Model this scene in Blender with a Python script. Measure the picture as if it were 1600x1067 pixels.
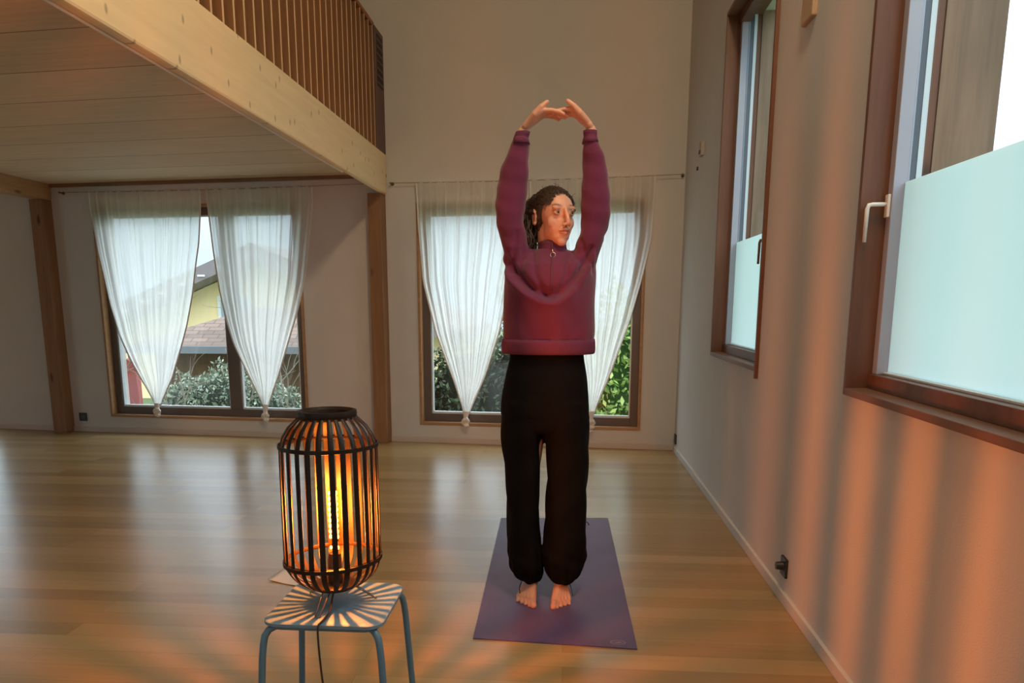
import bpy, bmesh, math, random
import numpy as np
from math import sin, cos, pi, radians, sqrt, exp, atan2
from mathutils import Vector, Matrix, Euler

for o in list(bpy.data.objects): bpy.data.objects.remove(o)
SC = bpy.context.scene
COL = SC.collection
random.seed(7); RNG = np.random.default_rng(7)

# ------------------------------------------------------------------ camera
cd = bpy.data.cameras.new('camera'); cam = bpy.data.objects.new('camera', cd); COL.objects.link(cam)
cam.location = (0, 0, 1.25)
cam.rotation_euler = (radians(90 - 11.0876), 0, radians(4.615))
cd.sensor_width = 36; cd.lens = 1240 / 1600 * 36
cd.shift_x = 0.0094; cd.shift_y = 0.1144
cd.clip_start = 0.05; cd.clip_end = 200
SC.camera = cam

# ------------------------------------------------------------------ sky and exposure
W = bpy.data.worlds.new('sky'); SC.world = W; W.use_nodes = True
nt = W.node_tree; nt.nodes.clear()
wo = nt.nodes.new('ShaderNodeOutputWorld'); bg = nt.nodes.new('ShaderNodeBackground')
tc = nt.nodes.new('ShaderNodeTexCoord'); sx = nt.nodes.new('ShaderNodeSeparateXYZ')
rp = nt.nodes.new('ShaderNodeValToRGB')
nt.links.new(tc.outputs['Generated'], sx.inputs[0]); nt.links.new(sx.outputs['Z'], rp.inputs[0])
rp.color_ramp.elements[0].position = 0.02; rp.color_ramp.elements[0].color = (0.22, 0.29, 0.33, 1)
rp.color_ramp.elements[1].position = 0.45; rp.color_ramp.elements[1].color = (0.88, 0.97, 1.0, 1)
_e = rp.color_ramp.elements.new(0.15); _e.color = (0.33, 0.40, 0.45, 1)
nt.links.new(rp.outputs[0], bg.inputs[0]); bg.inputs[1].default_value = 4.0
nt.links.new(bg.outputs[0], wo.inputs[0])
vs = SC.view_settings
vs.view_transform = 'Standard'; vs.look = 'None'; vs.gamma = 1; vs.use_curve_mapping = False; vs.exposure = 0.05

def area(name, loc, size, power, color, target=None, rot=None, portal=False):
    l = bpy.data.lights.new(name, 'AREA'); l.shape = 'RECTANGLE'; l.size, l.size_y = size
    l.energy = power; l.color = color
    if portal: l.cycles.is_portal = True
    o = bpy.data.objects.new(name, l); COL.objects.link(o); o.location = loc
    if target is not None:
        o.rotation_euler = (Vector(target) - Vector(loc)).to_track_quat('-Z', 'Y').to_euler()
    if rot: o.rotation_euler = rot
    return o
# added warm fill for the room and the edge beam, out of view overhead
area('warm_fill_panel', (-0.6, -0.8, 4.4), (1.6, 1.6), 20, (1.0, 0.78, 0.62), rot=(0, 0, 0))
area('beam_fill_panel', (0.55, 1.6, 4.2), (.35, .35), 62, (1.0, 0.74, 0.46), target=(-1.6, 3.9, 2.4))
# daylight portals in the right wall windows
area('window_portal', (1.30, 2.08, 1.9), (2.0, 1.3), 1, (1, 1, 1), rot=(0, radians(90), 0), portal=True)
area('window_portal', (1.30, 4.61, 1.9), (2.0, 1.3), 1, (1, 1, 1), rot=(0, radians(90), 0), portal=True)

# ------------------------------------------------------------------ helpers
def link(o): COL.objects.link(o); return o
def tag(o, label=None, cat=None, group=None, kind=None):
    if label: o['label'] = label
    if cat: o['category'] = cat
    if group: o['group'] = group
    if kind: o['kind'] = kind
    return o
def thing(name, label, cat, loc=(0, 0, 0), rz=0, group=None, mtx=None):
    o = link(bpy.data.objects.new(name, None)); o.empty_display_size = 0.1
    if mtx is not None: o.matrix_world = mtx
    else: o.location = loc; o.rotation_euler = (0, 0, rz)
    return tag(o, label, cat, group)
class MB:
    def __init__(s): s.v = []; s.f = []
    def add(s, vs_, fs):
        n = len(s.v); s.v += [tuple(p) for p in vs_]; s.f += [tuple(i + n for i in f) for f in fs]; return s
    def box(s, x0, x1, y0, y1, z0, z1, M=None):
        P = [(x0,y0,z0),(x1,y0,z0),(x1,y1,z0),(x0,y1,z0),(x0,y0,z1),(x1,y0,z1),(x1,y1,z1),(x0,y1,z1)]
        if M is not None: P = [M @ Vector(p) for p in P]
        return s.add(P, [(0,3,2,1),(4,5,6,7),(0,1,5,4),(1,2,6,5),(2,3,7,6),(3,0,4,7)])
    def tube(s, pts, r, n=10, cap=True, up=None, r2=None, power=1.0):
        """loft of elliptical rings along a path; r may be a list; r2 the second radius"""
        pts = [Vector(p) for p in pts]; m = len(pts)
        R = r if isinstance(r, (list, tuple)) else [r] * m
        R2 = R if r2 is None else (r2 if isinstance(r2, (list, tuple)) else [r2] * m)
        T = []
        for i in range(m):
            a = pts[max(0, i - 1)]; b = pts[min(m - 1, i + 1)]
            t = (b - a); T.append(t.normalized() if t.length > 1e-9 else Vector((0, 0, 1)))
        u = Vector(up) if up is not None else (Vector((0, 0, 1)) if abs(T[0].z) < .9 else Vector((1, 0, 0)))
        base = len(s.v)
        for i in range(m):
            w = T[i].cross(u)
            if w.length < 1e-6: w = T[i].orthogonal()
            w.normalize(); uu = w.cross(T[i]).normalized()
            if up is None: u = uu
            for k in range(n):
                a = 2 * pi * k / n; ca, sa = cos(a), sin(a)
                if power != 1.0:
                    ca = math.copysign(abs(ca) ** power, ca); sa = math.copysign(abs(sa) ** power, sa)
                s.v.append(tuple(pts[i] + uu * (ca * R[i]) + w * (sa * R2[i])))
        for i in range(m - 1):
            for k in range(n):
                a = base + i * n + k; b = base + i * n + (k + 1) % n
                s.f.append((a, b, b + n, a + n))
        if cap:
            s.f.append(tuple(base + k for k in reversed(range(n))))
            s.f.append(tuple(base + (m - 1) * n + k for k in range(n)))
        return s
    def capsule(s, pts, r, n=10):
        """round-ended tapered tube, used before a remesh"""
        R = r if isinstance(r, (list, tuple)) else [r] * len(pts)
        P = [Vector(p) for p in pts]
        d0 = (P[0] - P[1]).normalized(); d1 = (P[-1] - P[-2]).normalized()
        Q = [P[0] + d0 * R[0] * .97, P[0] + d0 * R[0] * .7] + P + [P[-1] + d1 * R[-1] * .7, P[-1] + d1 * R[-1] * .97]
        RR = [R[0] * .22, R[0] * .71] + list(R) + [R[-1] * .71, R[-1] * .22]
        return s.tube(Q, RR, n)
    def ell(s, c, r, M=None, nu=20, nv=12):
        vs_ = []; c = Vector(c)
        for j in range(1, nv):
            th = pi * j / nv
            for i in range(nu):
                ph = 2 * pi * i / nu
                p = Vector((r[0] * sin(th) * cos(ph), r[1] * sin(th) * sin(ph), r[2] * cos(th)))
                if M is not None: p = M @ p
                vs_.append(c + p)
        t = Vector((0, 0, r[2])); b = -t
        if M is not None: t = M @ t; b = M @ b
        vs_ += [c + t, c + b]; T = len(vs_) - 2; B = T + 1
        fs = []
        for j in range(nv - 2):
            for i in range(nu):
                a = j * nu + i; b2 = j * nu + (i + 1) % nu
                fs.append((a, a + nu, b2 + nu, b2))
        for i in range(nu):
            fs.append((T, i, (i + 1) % nu)); k = (nv - 2) * nu
            fs.append((B, k + (i + 1) % nu, k + i))
        return s.add(vs_, fs)
    def lathe(s, prof, n=40, c=(0, 0, 0), close=False):
        base = len(s.v); m = len(prof)
        for (r, z) in prof:
            for k in range(n):
                a = 2 * pi * k / n; s.v.append((c[0] + r * cos(a), c[1] + r * sin(a), c[2] + z))
        for i in range(m if close else m - 1):
            for k in range(n):
                a = base + i * n + k; b = base + i * n + (k + 1) % n
                j = (i + 1) % m
                s.f.append((a, b, base + j * n + (k + 1) % n, base + j * n + k))
        return s
    def xform(s, M): s.v = [tuple(M @ Vector(p)) for p in s.v]; return s
    def mesh(s, name):
        me = bpy.data.meshes.new(name); me.from_pydata(s.v, [], s.f); me.update(); return me
    def build(s, name, mat, parent=None, smooth=False, bevel=0, mtx=None, sub=0):
        me = s.mesh(name); 
        if mat: me.materials.append(mat)
        o = link(bpy.data.objects.new(name, me))
        if parent: o.parent = parent
        if mtx is not None: o.matrix_world = mtx
        if smooth:
            me.polygons.foreach_set('use_smooth', [True] * len(me.polygons))
            if smooth == 'auto': me.set_sharp_from_angle(angle=radians(40))
        if bevel:
            b = o.modifiers.new('bevel', 'BEVEL'); b.width = bevel; b.segments = 2; b.limit_method = 'ANGLE'
        if sub:
            b = o.modifiers.new('sub', 'SUBSURF'); b.levels = b.render_levels = sub
        return o
def struct(o, label=None): return tag(o, label, None, None, 'structure')
def copy_tree(o, parent=None):
    c = o.copy(); COL.objects.link(c); c.parent = parent
    for ch in list(o.children): copy_tree(ch, c)
    return c
def remesh(mb, name, voxel, smooth_it=4, factor=.5):
    me = mb.mesh(name); o = link(bpy.data.objects.new(name + '_raw', me))
    r = o.modifiers.new('r', 'REMESH'); r.mode = 'VOXEL'; r.voxel_size = voxel; r.adaptivity = 0
    if smooth_it:
        s = o.modifiers.new('s', 'SMOOTH'); s.factor = factor; s.iterations = smooth_it
    bpy.context.view_layer.update()
    dg = bpy.context.evaluated_depsgraph_get(); ev = o.evaluated_get(dg)
    out = bpy.data.meshes.new_from_object(ev); out.name = name
    bpy.data.objects.remove(o); bpy.data.meshes.remove(me)
    return out
def co_get(me):
    a = np.empty(len(me.vertices) * 3); me.vertices.foreach_get('co', a); return a.reshape(-1, 3)
def no_get(me):
    a = np.empty(len(me.vertices) * 3); me.vertex_normals.foreach_get('vector', a); return a.reshape(-1, 3)
def co_set(me, a): me.vertices.foreach_set('co', a.ravel()); me.update()
def lap(me, it, maskf=None, w=.5):
    c = co_get(me); e = np.empty(len(me.edges) * 2, dtype=np.int32); me.edges.foreach_get('vertices', e); e = e.reshape(-1, 2)
    deg = np.bincount(e.ravel(), minlength=len(c)).astype(float)[:, None]
    m = np.ones(len(c), bool) if maskf is None else maskf(c)
    for _ in range(it):
        s = np.zeros_like(c)
        for k in range(3):
            s[:, k] = np.bincount(e[:, 0], c[e[:, 1], k], len(c)) + np.bincount(e[:, 1], c[e[:, 0], k], len(c))
        c2 = c + w * (s / np.maximum(deg, 1) - c); c = np.where(m[:, None], c2, c)
    co_set(me, c)
def mobj(me, name, mat, parent):
    me.materials.clear(); me.materials.append(mat)
    me.polygons.foreach_set('use_smooth', [True] * len(me.polygons))
    o = link(bpy.data.objects.new(name, me)); o.parent = parent; return o
def color_attr(me, cols):
    ca = me.color_attributes.new('tone', 'FLOAT_COLOR', 'POINT')
    c = np.ones((len(cols), 4)); c[:, :3] = cols; ca.data.foreach_set('color', c.ravel())

# ------------------------------------------------------------------ materials
def s2l(c): return tuple(((x / 255) / 12.92 if x / 255 <= .04045 else ((x / 255 + .055) / 1.055) ** 2.4) for x in c)
def newmat(name):
    m = bpy.data.materials.new(name); m.use_nodes = True; t = m.node_tree
    return m, t, t.nodes['Principled BSDF']
def N(t, kind, **kw):
    n = t.nodes.new(kind)
    for k, v in kw.items(): setattr(n, k, v)
    return n
def coords(t, scale=(1, 1, 1), rot=(0, 0, 0), kind='Object'):
    tc = N(t, 'ShaderNodeTexCoord'); mp = N(t, 'ShaderNodeMapping')
    mp.inputs['Scale'].default_value = scale; mp.inputs['Rotation'].default_value = rot
    t.links.new(tc.outputs[kind], mp.inputs[0]); return mp.outputs[0]
def mixc(t, fac, a, b, blend='MIX'):
    m = N(t, 'ShaderNodeMix', data_type='RGBA', blend_type=blend)
    if isinstance(fac, (int, float)): m.inputs[0].default_value = fac
    else: t.links.new(fac, m.inputs[0])
    for i, c in ((6, a), (7, b)):
        if isinstance(c, tuple): m.inputs[i].default_value = (*c[:3], 1)
        else: t.links.new(c, m.inputs[i])
    return m.outputs[2]
def ramp(t, src, p0, p1, c0=(0, 0, 0), c1=(1, 1, 1)):
    r = N(t, 'ShaderNodeValToRGB'); e = r.color_ramp.elements
    e[0].position = p0; e[1].position = p1; e[0].color = (*c0, 1); e[1].color = (*c1, 1)
    t.links.new(src, r.inputs[0]); return r.outputs[0]
def noise(t, vec, scale=5, detail=4, rough=.5):
    n = N(t, 'ShaderNodeTexNoise'); n.inputs['Scale'].default_value = scale; n.inputs['Detail'].default_value = detail
    n.inputs['Roughness'].default_value = rough
    t.links.new(vec, n.inputs['Vector']); return n.outputs['Fac']
def bump(t, p, h, strength=.2, dist=.01):
    b = N(t, 'ShaderNodeBump'); b.inputs['Strength'].default_value = strength; b.inputs['Distance'].default_value = dist
    t.links.new(h, b.inputs['Height']); t.links.new(b.outputs[0], p.inputs['Normal'])
def plain(name, col, rough=.6, var=.12, scale=8, metal=0, bmp=0, bscale=60, sheen=0, spec=.5):
    m, t, p = newmat(name); v = coords(t)
    f = noise(t, v, scale, 4)
    dark = tuple(c * (1 - var) for c in col); lite = tuple(min(1, c * (1 + var)) for c in col)
    t.links.new(mixc(t, f, dark, lite), p.inputs['Base Color'])
    p.inputs['Roughness'].default_value = rough; p.inputs['Metallic'].default_value = metal
    p.inputs['Specular IOR Level'].default_value = spec
    if sheen: p.inputs['Sheen Weight'].default_value = sheen
    if bmp: bump(t, p, noise(t, v, bscale, 3), bmp, .004)
    return m
def wood(name, col, axis='X', knots=True, rough=.55, contrast=.35, spec=.4, kscale=None, kr=(.05, .13)):
    """grain runs along the given object axis"""
    m, t, p = newmat(name)
    sc = {'X': (.7, 9, 9), 'Y': (9, .7, 9), 'Z': (9, 9, .7)}[axis]
    v = coords(t, sc); g = noise(t, v, 2.4, 8, .62)
    fine = noise(t, coords(t, tuple(s * 6 for s in sc)), 3, 3)
    dark = tuple(c * (1 - contrast) for c in col); lite = tuple(min(1, c * (1 + contrast * .5)) for c in col)
    c = mixc(t, ramp(t, g, .3, .7), dark, lite)
    c = mixc(t, .18, c, mixc(t, fine, dark, lite))
    if knots:
        ks = {'X': (2.0, 6, 6), 'Y': (6, 2.0, 6), 'Z': (6, 6, 2.0)}[axis]
        vo = N(t, 'ShaderNodeTexVoronoi', feature='F1'); vo.inputs['Scale'].default_value = 1.0
        if kscale:
            vo.voronoi_dimensions = '2D'; sp = N(t, 'ShaderNodeSeparateXYZ'); cb = N(t, 'ShaderNodeCombineXYZ'); t.links.new(coords(t, kscale), sp.inputs[0])
            t.links.new(sp.outputs['Y'], cb.inputs['X']); t.links.new(sp.outputs['Z'], cb.inputs['Y']); t.links.new(cb.outputs[0], vo.inputs['Vector'])
        else: t.links.new(coords(t, ks), vo.inputs['Vector'])
        k = ramp(t, vo.outputs['Distance'], kr[0], kr[1], (1, 1, 1), (0, 0, 0))
        c = mixc(t, mixc(t, .35, k, (0, 0, 0)) if kscale else k, c, tuple(x * .33 for x in col))
    t.links.new(c, p.inputs['Base Color']); p.inputs['Roughness'].default_value = rough
    p.inputs['Specular IOR Level'].default_value = spec
    bump(t, p, g, .12, .004)
    return m
def emit(name, col, strength):
    m = bpy.data.materials.new(name); m.use_nodes = True; t = m.node_tree; t.nodes.clear()
    o = N(t, 'ShaderNodeOutputMaterial'); e = N(t, 'ShaderNodeEmission')
    e.inputs[0].default_value = (*col, 1); e.inputs[1].default_value = strength
    t.links.new(e.outputs[0], o.inputs[0]); return m
def sheer(name):
    m = bpy.data.materials.new(name); m.use_nodes = True; t = m.node_tree; t.nodes.clear()
    o = N(t, 'ShaderNodeOutputMaterial'); tr = N(t, 'ShaderNodeBsdfTransparent'); tl = N(t, 'ShaderNodeBsdfTranslucent')
    df = N(t, 'ShaderNodeBsdfDiffuse'); m1 = N(t, 'ShaderNodeMixShader'); m2 = N(t, 'ShaderNodeMixShader')
    tl.inputs[0].default_value = (.97, .97, .95, 1); df.inputs[0].default_value = (.85, .85, .83, 1)
    m1.inputs[0].default_value = .12
    t.links.new(tl.outputs[0], m1.inputs[1]); t.links.new(df.outputs[0], m1.inputs[2])
    lw = N(t, 'ShaderNodeLayerWeight'); lw.inputs[0].default_value = .5
    # more yarn in the line of sight at grazing angles, plus weave variation
    n = noise(t, coords(t, (30, 30, 1.2)), 3, 3)
    ma = N(t, 'ShaderNodeMapRange'); ma.inputs[1].default_value = 0; ma.inputs[2].default_value = 1
    ma.inputs[3].default_value = .72; ma.inputs[4].default_value = .98
    t.links.new(lw.outputs['Facing'], ma.inputs[0])
    mm = N(t, 'ShaderNodeMath', operation='MULTIPLY_ADD'); mm.inputs[1].default_value = .12
    t.links.new(n, mm.inputs[0]); t.links.new(ma.outputs[0], mm.inputs[2]); mm.use_clamp = True
    t.links.new(mm.outputs[0], m2.inputs[0])
    t.links.new(tr.outputs[0], m2.inputs[1]); t.links.new(m1.outputs[0], m2.inputs[2])
    t.links.new(m2.outputs[0], o.inputs[0]); return m
def glass(name, tint=(.95, .98, 1), gl=.06):
    m = bpy.data.materials.new(name); m.use_nodes = True; t = m.node_tree; t.nodes.clear()
    o = N(t, 'ShaderNodeOutputMaterial'); tr = N(t, 'ShaderNodeBsdfTransparent'); g = N(t, 'ShaderNodeBsdfGlossy')
    mx = N(t, 'ShaderNodeMixShader'); mx.inputs[0].default_value = gl
    tr.inputs[0].default_value = (*tint, 1); g.inputs['Roughness'].default_value = .02
    t.links.new(tr.outputs[0], mx.inputs[1]); t.links.new(g.outputs[0], mx.inputs[2]); t.links.new(mx.outputs[0], o.inputs[0])
    return m
def frosted(name):
    m = bpy.data.materials.new(name); m.use_nodes = True; t = m.node_tree; t.nodes.clear()
    o = N(t, 'ShaderNodeOutputMaterial'); tl = N(t, 'ShaderNodeBsdfTranslucent'); df = N(t, 'ShaderNodeBsdfDiffuse')
    mx = N(t, 'ShaderNodeMixShader'); mx.inputs[0].default_value = .12
    tl.inputs[0].default_value = (.70, .78, .77, 1); df.inputs[0].default_value = (.85, .9, .88, 1)
    t.links.new(tl.outputs[0], mx.inputs[1]); t.links.new(df.outputs[0], mx.inputs[2]); t.links.new(mx.outputs[0], o.inputs[0])
    return m
def planks(name, c1, c2, length, width, gap=.0015, rough=.34, rotz=0, gapcol=(.05, .03, .02), grain=.3, spec=.5, seam=1.0):
    m, t, p = newmat(name)
    v = coords(t, (1, 1, 1), (0, 0, rotz))
    b = N(t, 'ShaderNodeTexBrick'); t.links.new(v, b.inputs['Vector'])
    b.offset = .37; b.offset_frequency = 2; b.squash = 1
    b.inputs['Scale'].default_value = 1; b.inputs['Brick Width'].default_value = length; b.inputs['Row Height'].default_value = width
    b.inputs['Mortar Size'].default_value = gap; b.inputs['Mortar Smooth'].default_value = .3; b.inputs['Bias'].default_value = 0
    b.inputs['Color1'].default_value = (*c1, 1); b.inputs['Color2'].default_value = (*c2, 1)
    b.inputs['Mortar'].default_value = (*[c1[i] * (1 - seam) + gapcol[i] * seam for i in range(3)], 1)
    mp2 = N(t, 'ShaderNodeMapping'); mp2.inputs['Scale'].default_value = (.6, 9, 1); t.links.new(v, mp2.inputs[0])
    g = noise(t, mp2.outputs[0], 3, 7, .6)
    c = mixc(t, grain, b.outputs['Color'], ramp(t, g, .3, .72, tuple(x * .45 for x in c1), tuple(min(1, x * 1.25) for x in c2)))
    t.links.new(c, p.inputs['Base Color'])
    p.inputs['Roughness'].default_value = rough; p.inputs['Specular IOR Level'].default_value = spec
    bump(t, p, g, .06, .003)
    return m

M_plaster = plain('plaster', (.60, .575, .545), .9, .05, 3, bmp=.25, bscale=180, spec=.2)
M_floor = planks('oak_strip_floor', s2l((186, 157, 108)), s2l((148, 120, 77)), 1.9, .118, .0011, .27, 0, grain=.35, seam=.5)
M_loft = planks('loft_boards', s2l((226, 210, 184)), s2l((212, 192, 162)), 40.0, .52, .006, .7, radians(5.9), gapcol=s2l((80, 50, 30)), grain=.25, spec=.2, seam=.8)
M_beam = wood('spruce_beam', s2l((240, 216, 172)), 'Y', True, .6, .10, kscale=(1, 6.0, 3.4), kr=(.035, .075))
M_spruceZ = wood('spruce_post', s2l((146, 106, 72)), 'Z', True, .6, .25)
M_fin = wood('stained_fin', s2l((132, 94, 60)), 'Z', True, .6, .35)
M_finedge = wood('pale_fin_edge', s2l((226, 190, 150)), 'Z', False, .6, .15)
M_trimZ = wood('reveal_board', s2l((112, 72, 50)), 'Z', True, .5, .35)
M_trimY = wood('reveal_board_long', s2l((118, 84, 64)), 'X', True, .5, .35)
M_trimX = wood('frame_board', s2l((170, 130, 92)), 'X', False, .5, .25)
M_sash = plain('dark_sash', s2l((96, 84, 78)), .5, .1, 5)
M_sashbrown = wood('sash_brown', s2l((110, 74, 54)), 'Y', False, .45, .3)
M_metal = plain('painted_metal', s2l((160, 168, 186)), .4, .06, 5)
M_metaldark = plain('dark_channel', s2l((74, 82, 92)), .5, .1, 5)
M_seal = plain('pale_seal', s2l((205, 215, 220)), .4, .05, 5)
M_extwood = wood('weathered_wood', s2l((140, 116, 96)), 'Z', False, .8, .4)
M_glass = glass('window_glass'); M_frost = frosted('frosted_glass')
M_sheer = sheer('sheer_curtain')
M_knot = plain('knotted_cloth', (.74, .71, .67), .9, .08, 10)
M_white = plain('white_handle', s2l((225, 222, 215)), .35, .03, 5)
M_black = plain('black_plastic', (.02, .018, .018), .4, .2, 20)
M_outside_white = plain('white_paint', (.8, .8, .78), .7, .05, 3)

# ------------------------------------------------------------------ room shell
def wall(name, u0, u1, z0, z1, th, holes, mtx, mat, label=None):
    """wall in local x(u) z, room face at y=0, thickness to +y; holes: (u0,u1,z0,z1)"""
    us = sorted({u0, u1, *[h[0] for h in holes], *[h[1] for h in holes]})
    zs = sorted({z0, z1, *[h[2] for h in holes], *[h[3] for h in holes]})
    b = MB()
    def inh(u, z): return any(h[0] < u < h[1] and h[2] < z < h[3] for h in holes)
    for i in range(len(us) - 1):
        for j in range(len(zs) - 1):
            if inh((us[i] + us[i+1]) / 2, (zs[j] + zs[j+1]) / 2): continue
            a, c, d, e = us[i], us[i+1], zs[j], zs[j+1]
            b.add([(a,0,d),(c,0,d),(c,0,e),(a,0,e)], [(0,1,2,3)])
            b.add([(a,th,d),(c,th,d),(c,th,e),(a,th,e)], [(3,2,1,0)])
    for (a, c, d, e) in [(u0, u1, z0, z1)] + list(holes):
        b.add([(a,0,d),(c,0,d),(c,0,e),(a,0,e),(a,th,d),(c,th,d),(c,th,e),(a,th,e)], [(0,4,5,1),(1,5,6,2),(2,6,7,3),(3,7,4,0)])
    o = b.build(name, mat, None, mtx=mtx)
    bm = bmesh.new(); bm.from_mesh(o.data); bmesh.ops.remove_doubles(bm, verts=bm.verts, dist=1e-4); bm.to_mesh(o.data); bm.free()
    return struct(o, label)
AB = radians(-5.9)
MBW = Matrix.Translation((.936, 6.851, 0)) @ Matrix.Rotation(AB, 4, 'Z')      # back wall frame: x to the right, y outward
MRW = Matrix.Translation((.936, 0, 0)) @ Matrix.Rotation(radians(-90), 4, 'Z')   # right wall frame: local x = -Y, local y = +X
def rw(y): return -y
W1 = (-5.42, -3.35, .155, 2.14); W2 = (-2.27, -.295, .165, 2.10); W0 = (-8.75, -6.68, .155, 2.14)
NW = (rw(2.735), rw(1.44), .95, 2.95); FW = (rw(5.25), rw(3.985), .92, 2.95)
HT = 4.7
wall('wall_back', -10.5, 0, 0, HT, .30, [W0, W1, W2], MBW, M_plaster, 'greyish white plaster end wall with tall curtained windows')
BW_B = (rw(-.3), rw(-2.6), .1, 2.2)
wall('wall_right', rw(6.95), rw(-3.2), 0, HT, .32, [NW, FW, (rw(-.2), rw(-1.5), .95, 2.95)], MRW, M_plaster, 'white plaster long wall with narrow high windows')
MLW = Matrix.Translation((-9.5, 0, 0)) @ Matrix.Rotation(radians(90), 4, 'Z')
wall('wall_left', -3.2, 8.2, 0, HT, .2, [(0.5, 3.5, .2, 2.1)], MLW, M_plaster)
MFW = Matrix.Translation((0, -3.2, 0)) @ Matrix.Rotation(radians(180), 4, 'Z')
wall('wall_front', -1.3, 9.8, 0, HT, .2, [(2.0, 4.0, .2, 2.1)], MFW, M_plaster)
f = MB(); f.box(-10.6, 1.25, -3.4, 8.4, -.12, 0)
struct(f.build('floor', M_floor), 'golden oak strip floor with a soft sheen')
f = MB(); f.box(-10.6, 1.25, -3.4, 8.4, HT, HT + .15)
struct(f.build('ceiling', plain('ceiling_white', (.7, .66, .6), .9, .03, 2)))
f = MB(); f.box(-9.5, -1.628, -3.2, 7.9, 2.345, 2.50)
lo = f.build('ceiling', M_loft); struct(lo, 'whitewashed board underside of the loft floor')
# baseboards
f = MB(); f.box(-10.3, 0, -.014, 0.005, 0, .05); struct(f.build('baseboard_back', plain('baseboard_paint', (.56, .48, .42), .7, .08, 4), mtx=MBW, bevel=.003))
f = MB(); f.box(rw(6.84), rw(-3.1), -.014, .005, 0, .05); struct(f.build('baseboard_right', M_plaster, mtx=MRW, bevel=.003))

# ------------------------------------------------------------------ timber: beams, posts
def timber(name, label, cat, build, mat, mtx=None, bevel=.006):
    b = MB(); build(b); o = b.build(name, mat, mtx=mtx, bevel=bevel); return tag(o, label, cat, kind='structure')
timber('trim_1', 'long pale spruce edge beam carrying the loft railing', 'beam', lambda b: b.box(-1.628, -1.579, -3.15, 7.09, 2.175, 2.505), M_beam, bevel=.012)
timber('trim_2', 'pale spruce ceiling beam at far left under the loft', 'beam', lambda b: b.box(-4.99, -4.86, -3.15, 7.44, 2.20, 2.346), wood('old_beam', s2l((176, 140, 100)), 'Y', True, .6, .25))
timber('trim_3', 'spruce post under the end of the loft edge beam', 'post', lambda b: b.box(-2.665, -2.545, -.13, 0.004, 0, 2.176), M_spruceZ, MBW)
timber('trim_4', 'spruce post at far left under the ceiling beam', 'post', lambda b: b.box(-5.975, -5.84, -.13, 0.004, 0, 2.201), M_spruceZ, MBW)
timber('trim_5', 'dark edge batten where loft boards meet the end wall', 'batten', lambda b: b.box(-9.5, -2.53, -.03, 0.004, 2.315, 2.346), wood('dark_batten', s2l((138, 106, 76)), 'X', False), MBW)
timber('lit_edge', 'lit inner lower edge of the loft edge beam, painted as a thin pale strip', 'strip', lambda b: b.box(-1.640, -1.628, 2.4, 5.9, 2.171, 2.345), plain('lit_edge_paint', (.8, .76, .7), .6, .03))  # the beam's lit lower edge, put in as a pale strip
timber('trim_6', 'short spruce block on the long wall above the window gap', 'bracket', lambda b: b.box(rw(3.55), rw(3.40), -.02, .004, 2.335, 2.50), wood('bracket_wood', s2l((200, 168, 136)), 'X', False), MRW)

# railing of flat upright boards
rail = thing('loft_railing', 'stained railing of closely spaced upright boards above the loft edge beam', 'railing', (-1.60, 5.0, 2.5))
y = 2.30; k = 0
fin0 = None
ys = []
while y < 6.78: ys.append(y); y += .1275
for y in ys:
    b = MB(); b.box(-.085, .012, -.0105, .0105, 0.005, .925)
    if fin0 is None:
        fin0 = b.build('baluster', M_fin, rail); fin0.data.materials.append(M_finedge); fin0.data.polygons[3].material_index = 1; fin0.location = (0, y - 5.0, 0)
    else:
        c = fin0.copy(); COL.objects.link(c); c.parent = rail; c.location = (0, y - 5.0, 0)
b = MB(); b.box(-.095, .018, 2.2 - 5, 6.80 - 5, .925, .955); b.build('top_rail', wood('rail_wood', s2l((150, 92, 56)), 'Y', True), rail, bevel=.004)
lb = thing('ventilation_cover', 'dark slatted box standing where the loft railing meets the end wall', 'vent cover', (-1.60, 7.0, 2.505))
M_vent = wood('vent_wood', s2l((104, 78, 72)), 'Z', False, .6, .3)
b = MB(); b.box(-.11, .018, -.195, .115, 0, .94); b.build('casing', M_vent, lb, bevel=.004)
b = MB(); b.box(.0175, .0195, -.13, .07, .50, .90); b.build('recess', plain('dark_recess', (.03, .02, .018), .8), lb)
b = MB()
for i in range(7): b.box(.0185, .0225, -.13, .07, .52 + i * .055, .535 + i * .055)
b.build('louver', M_vent, lb)

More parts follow.
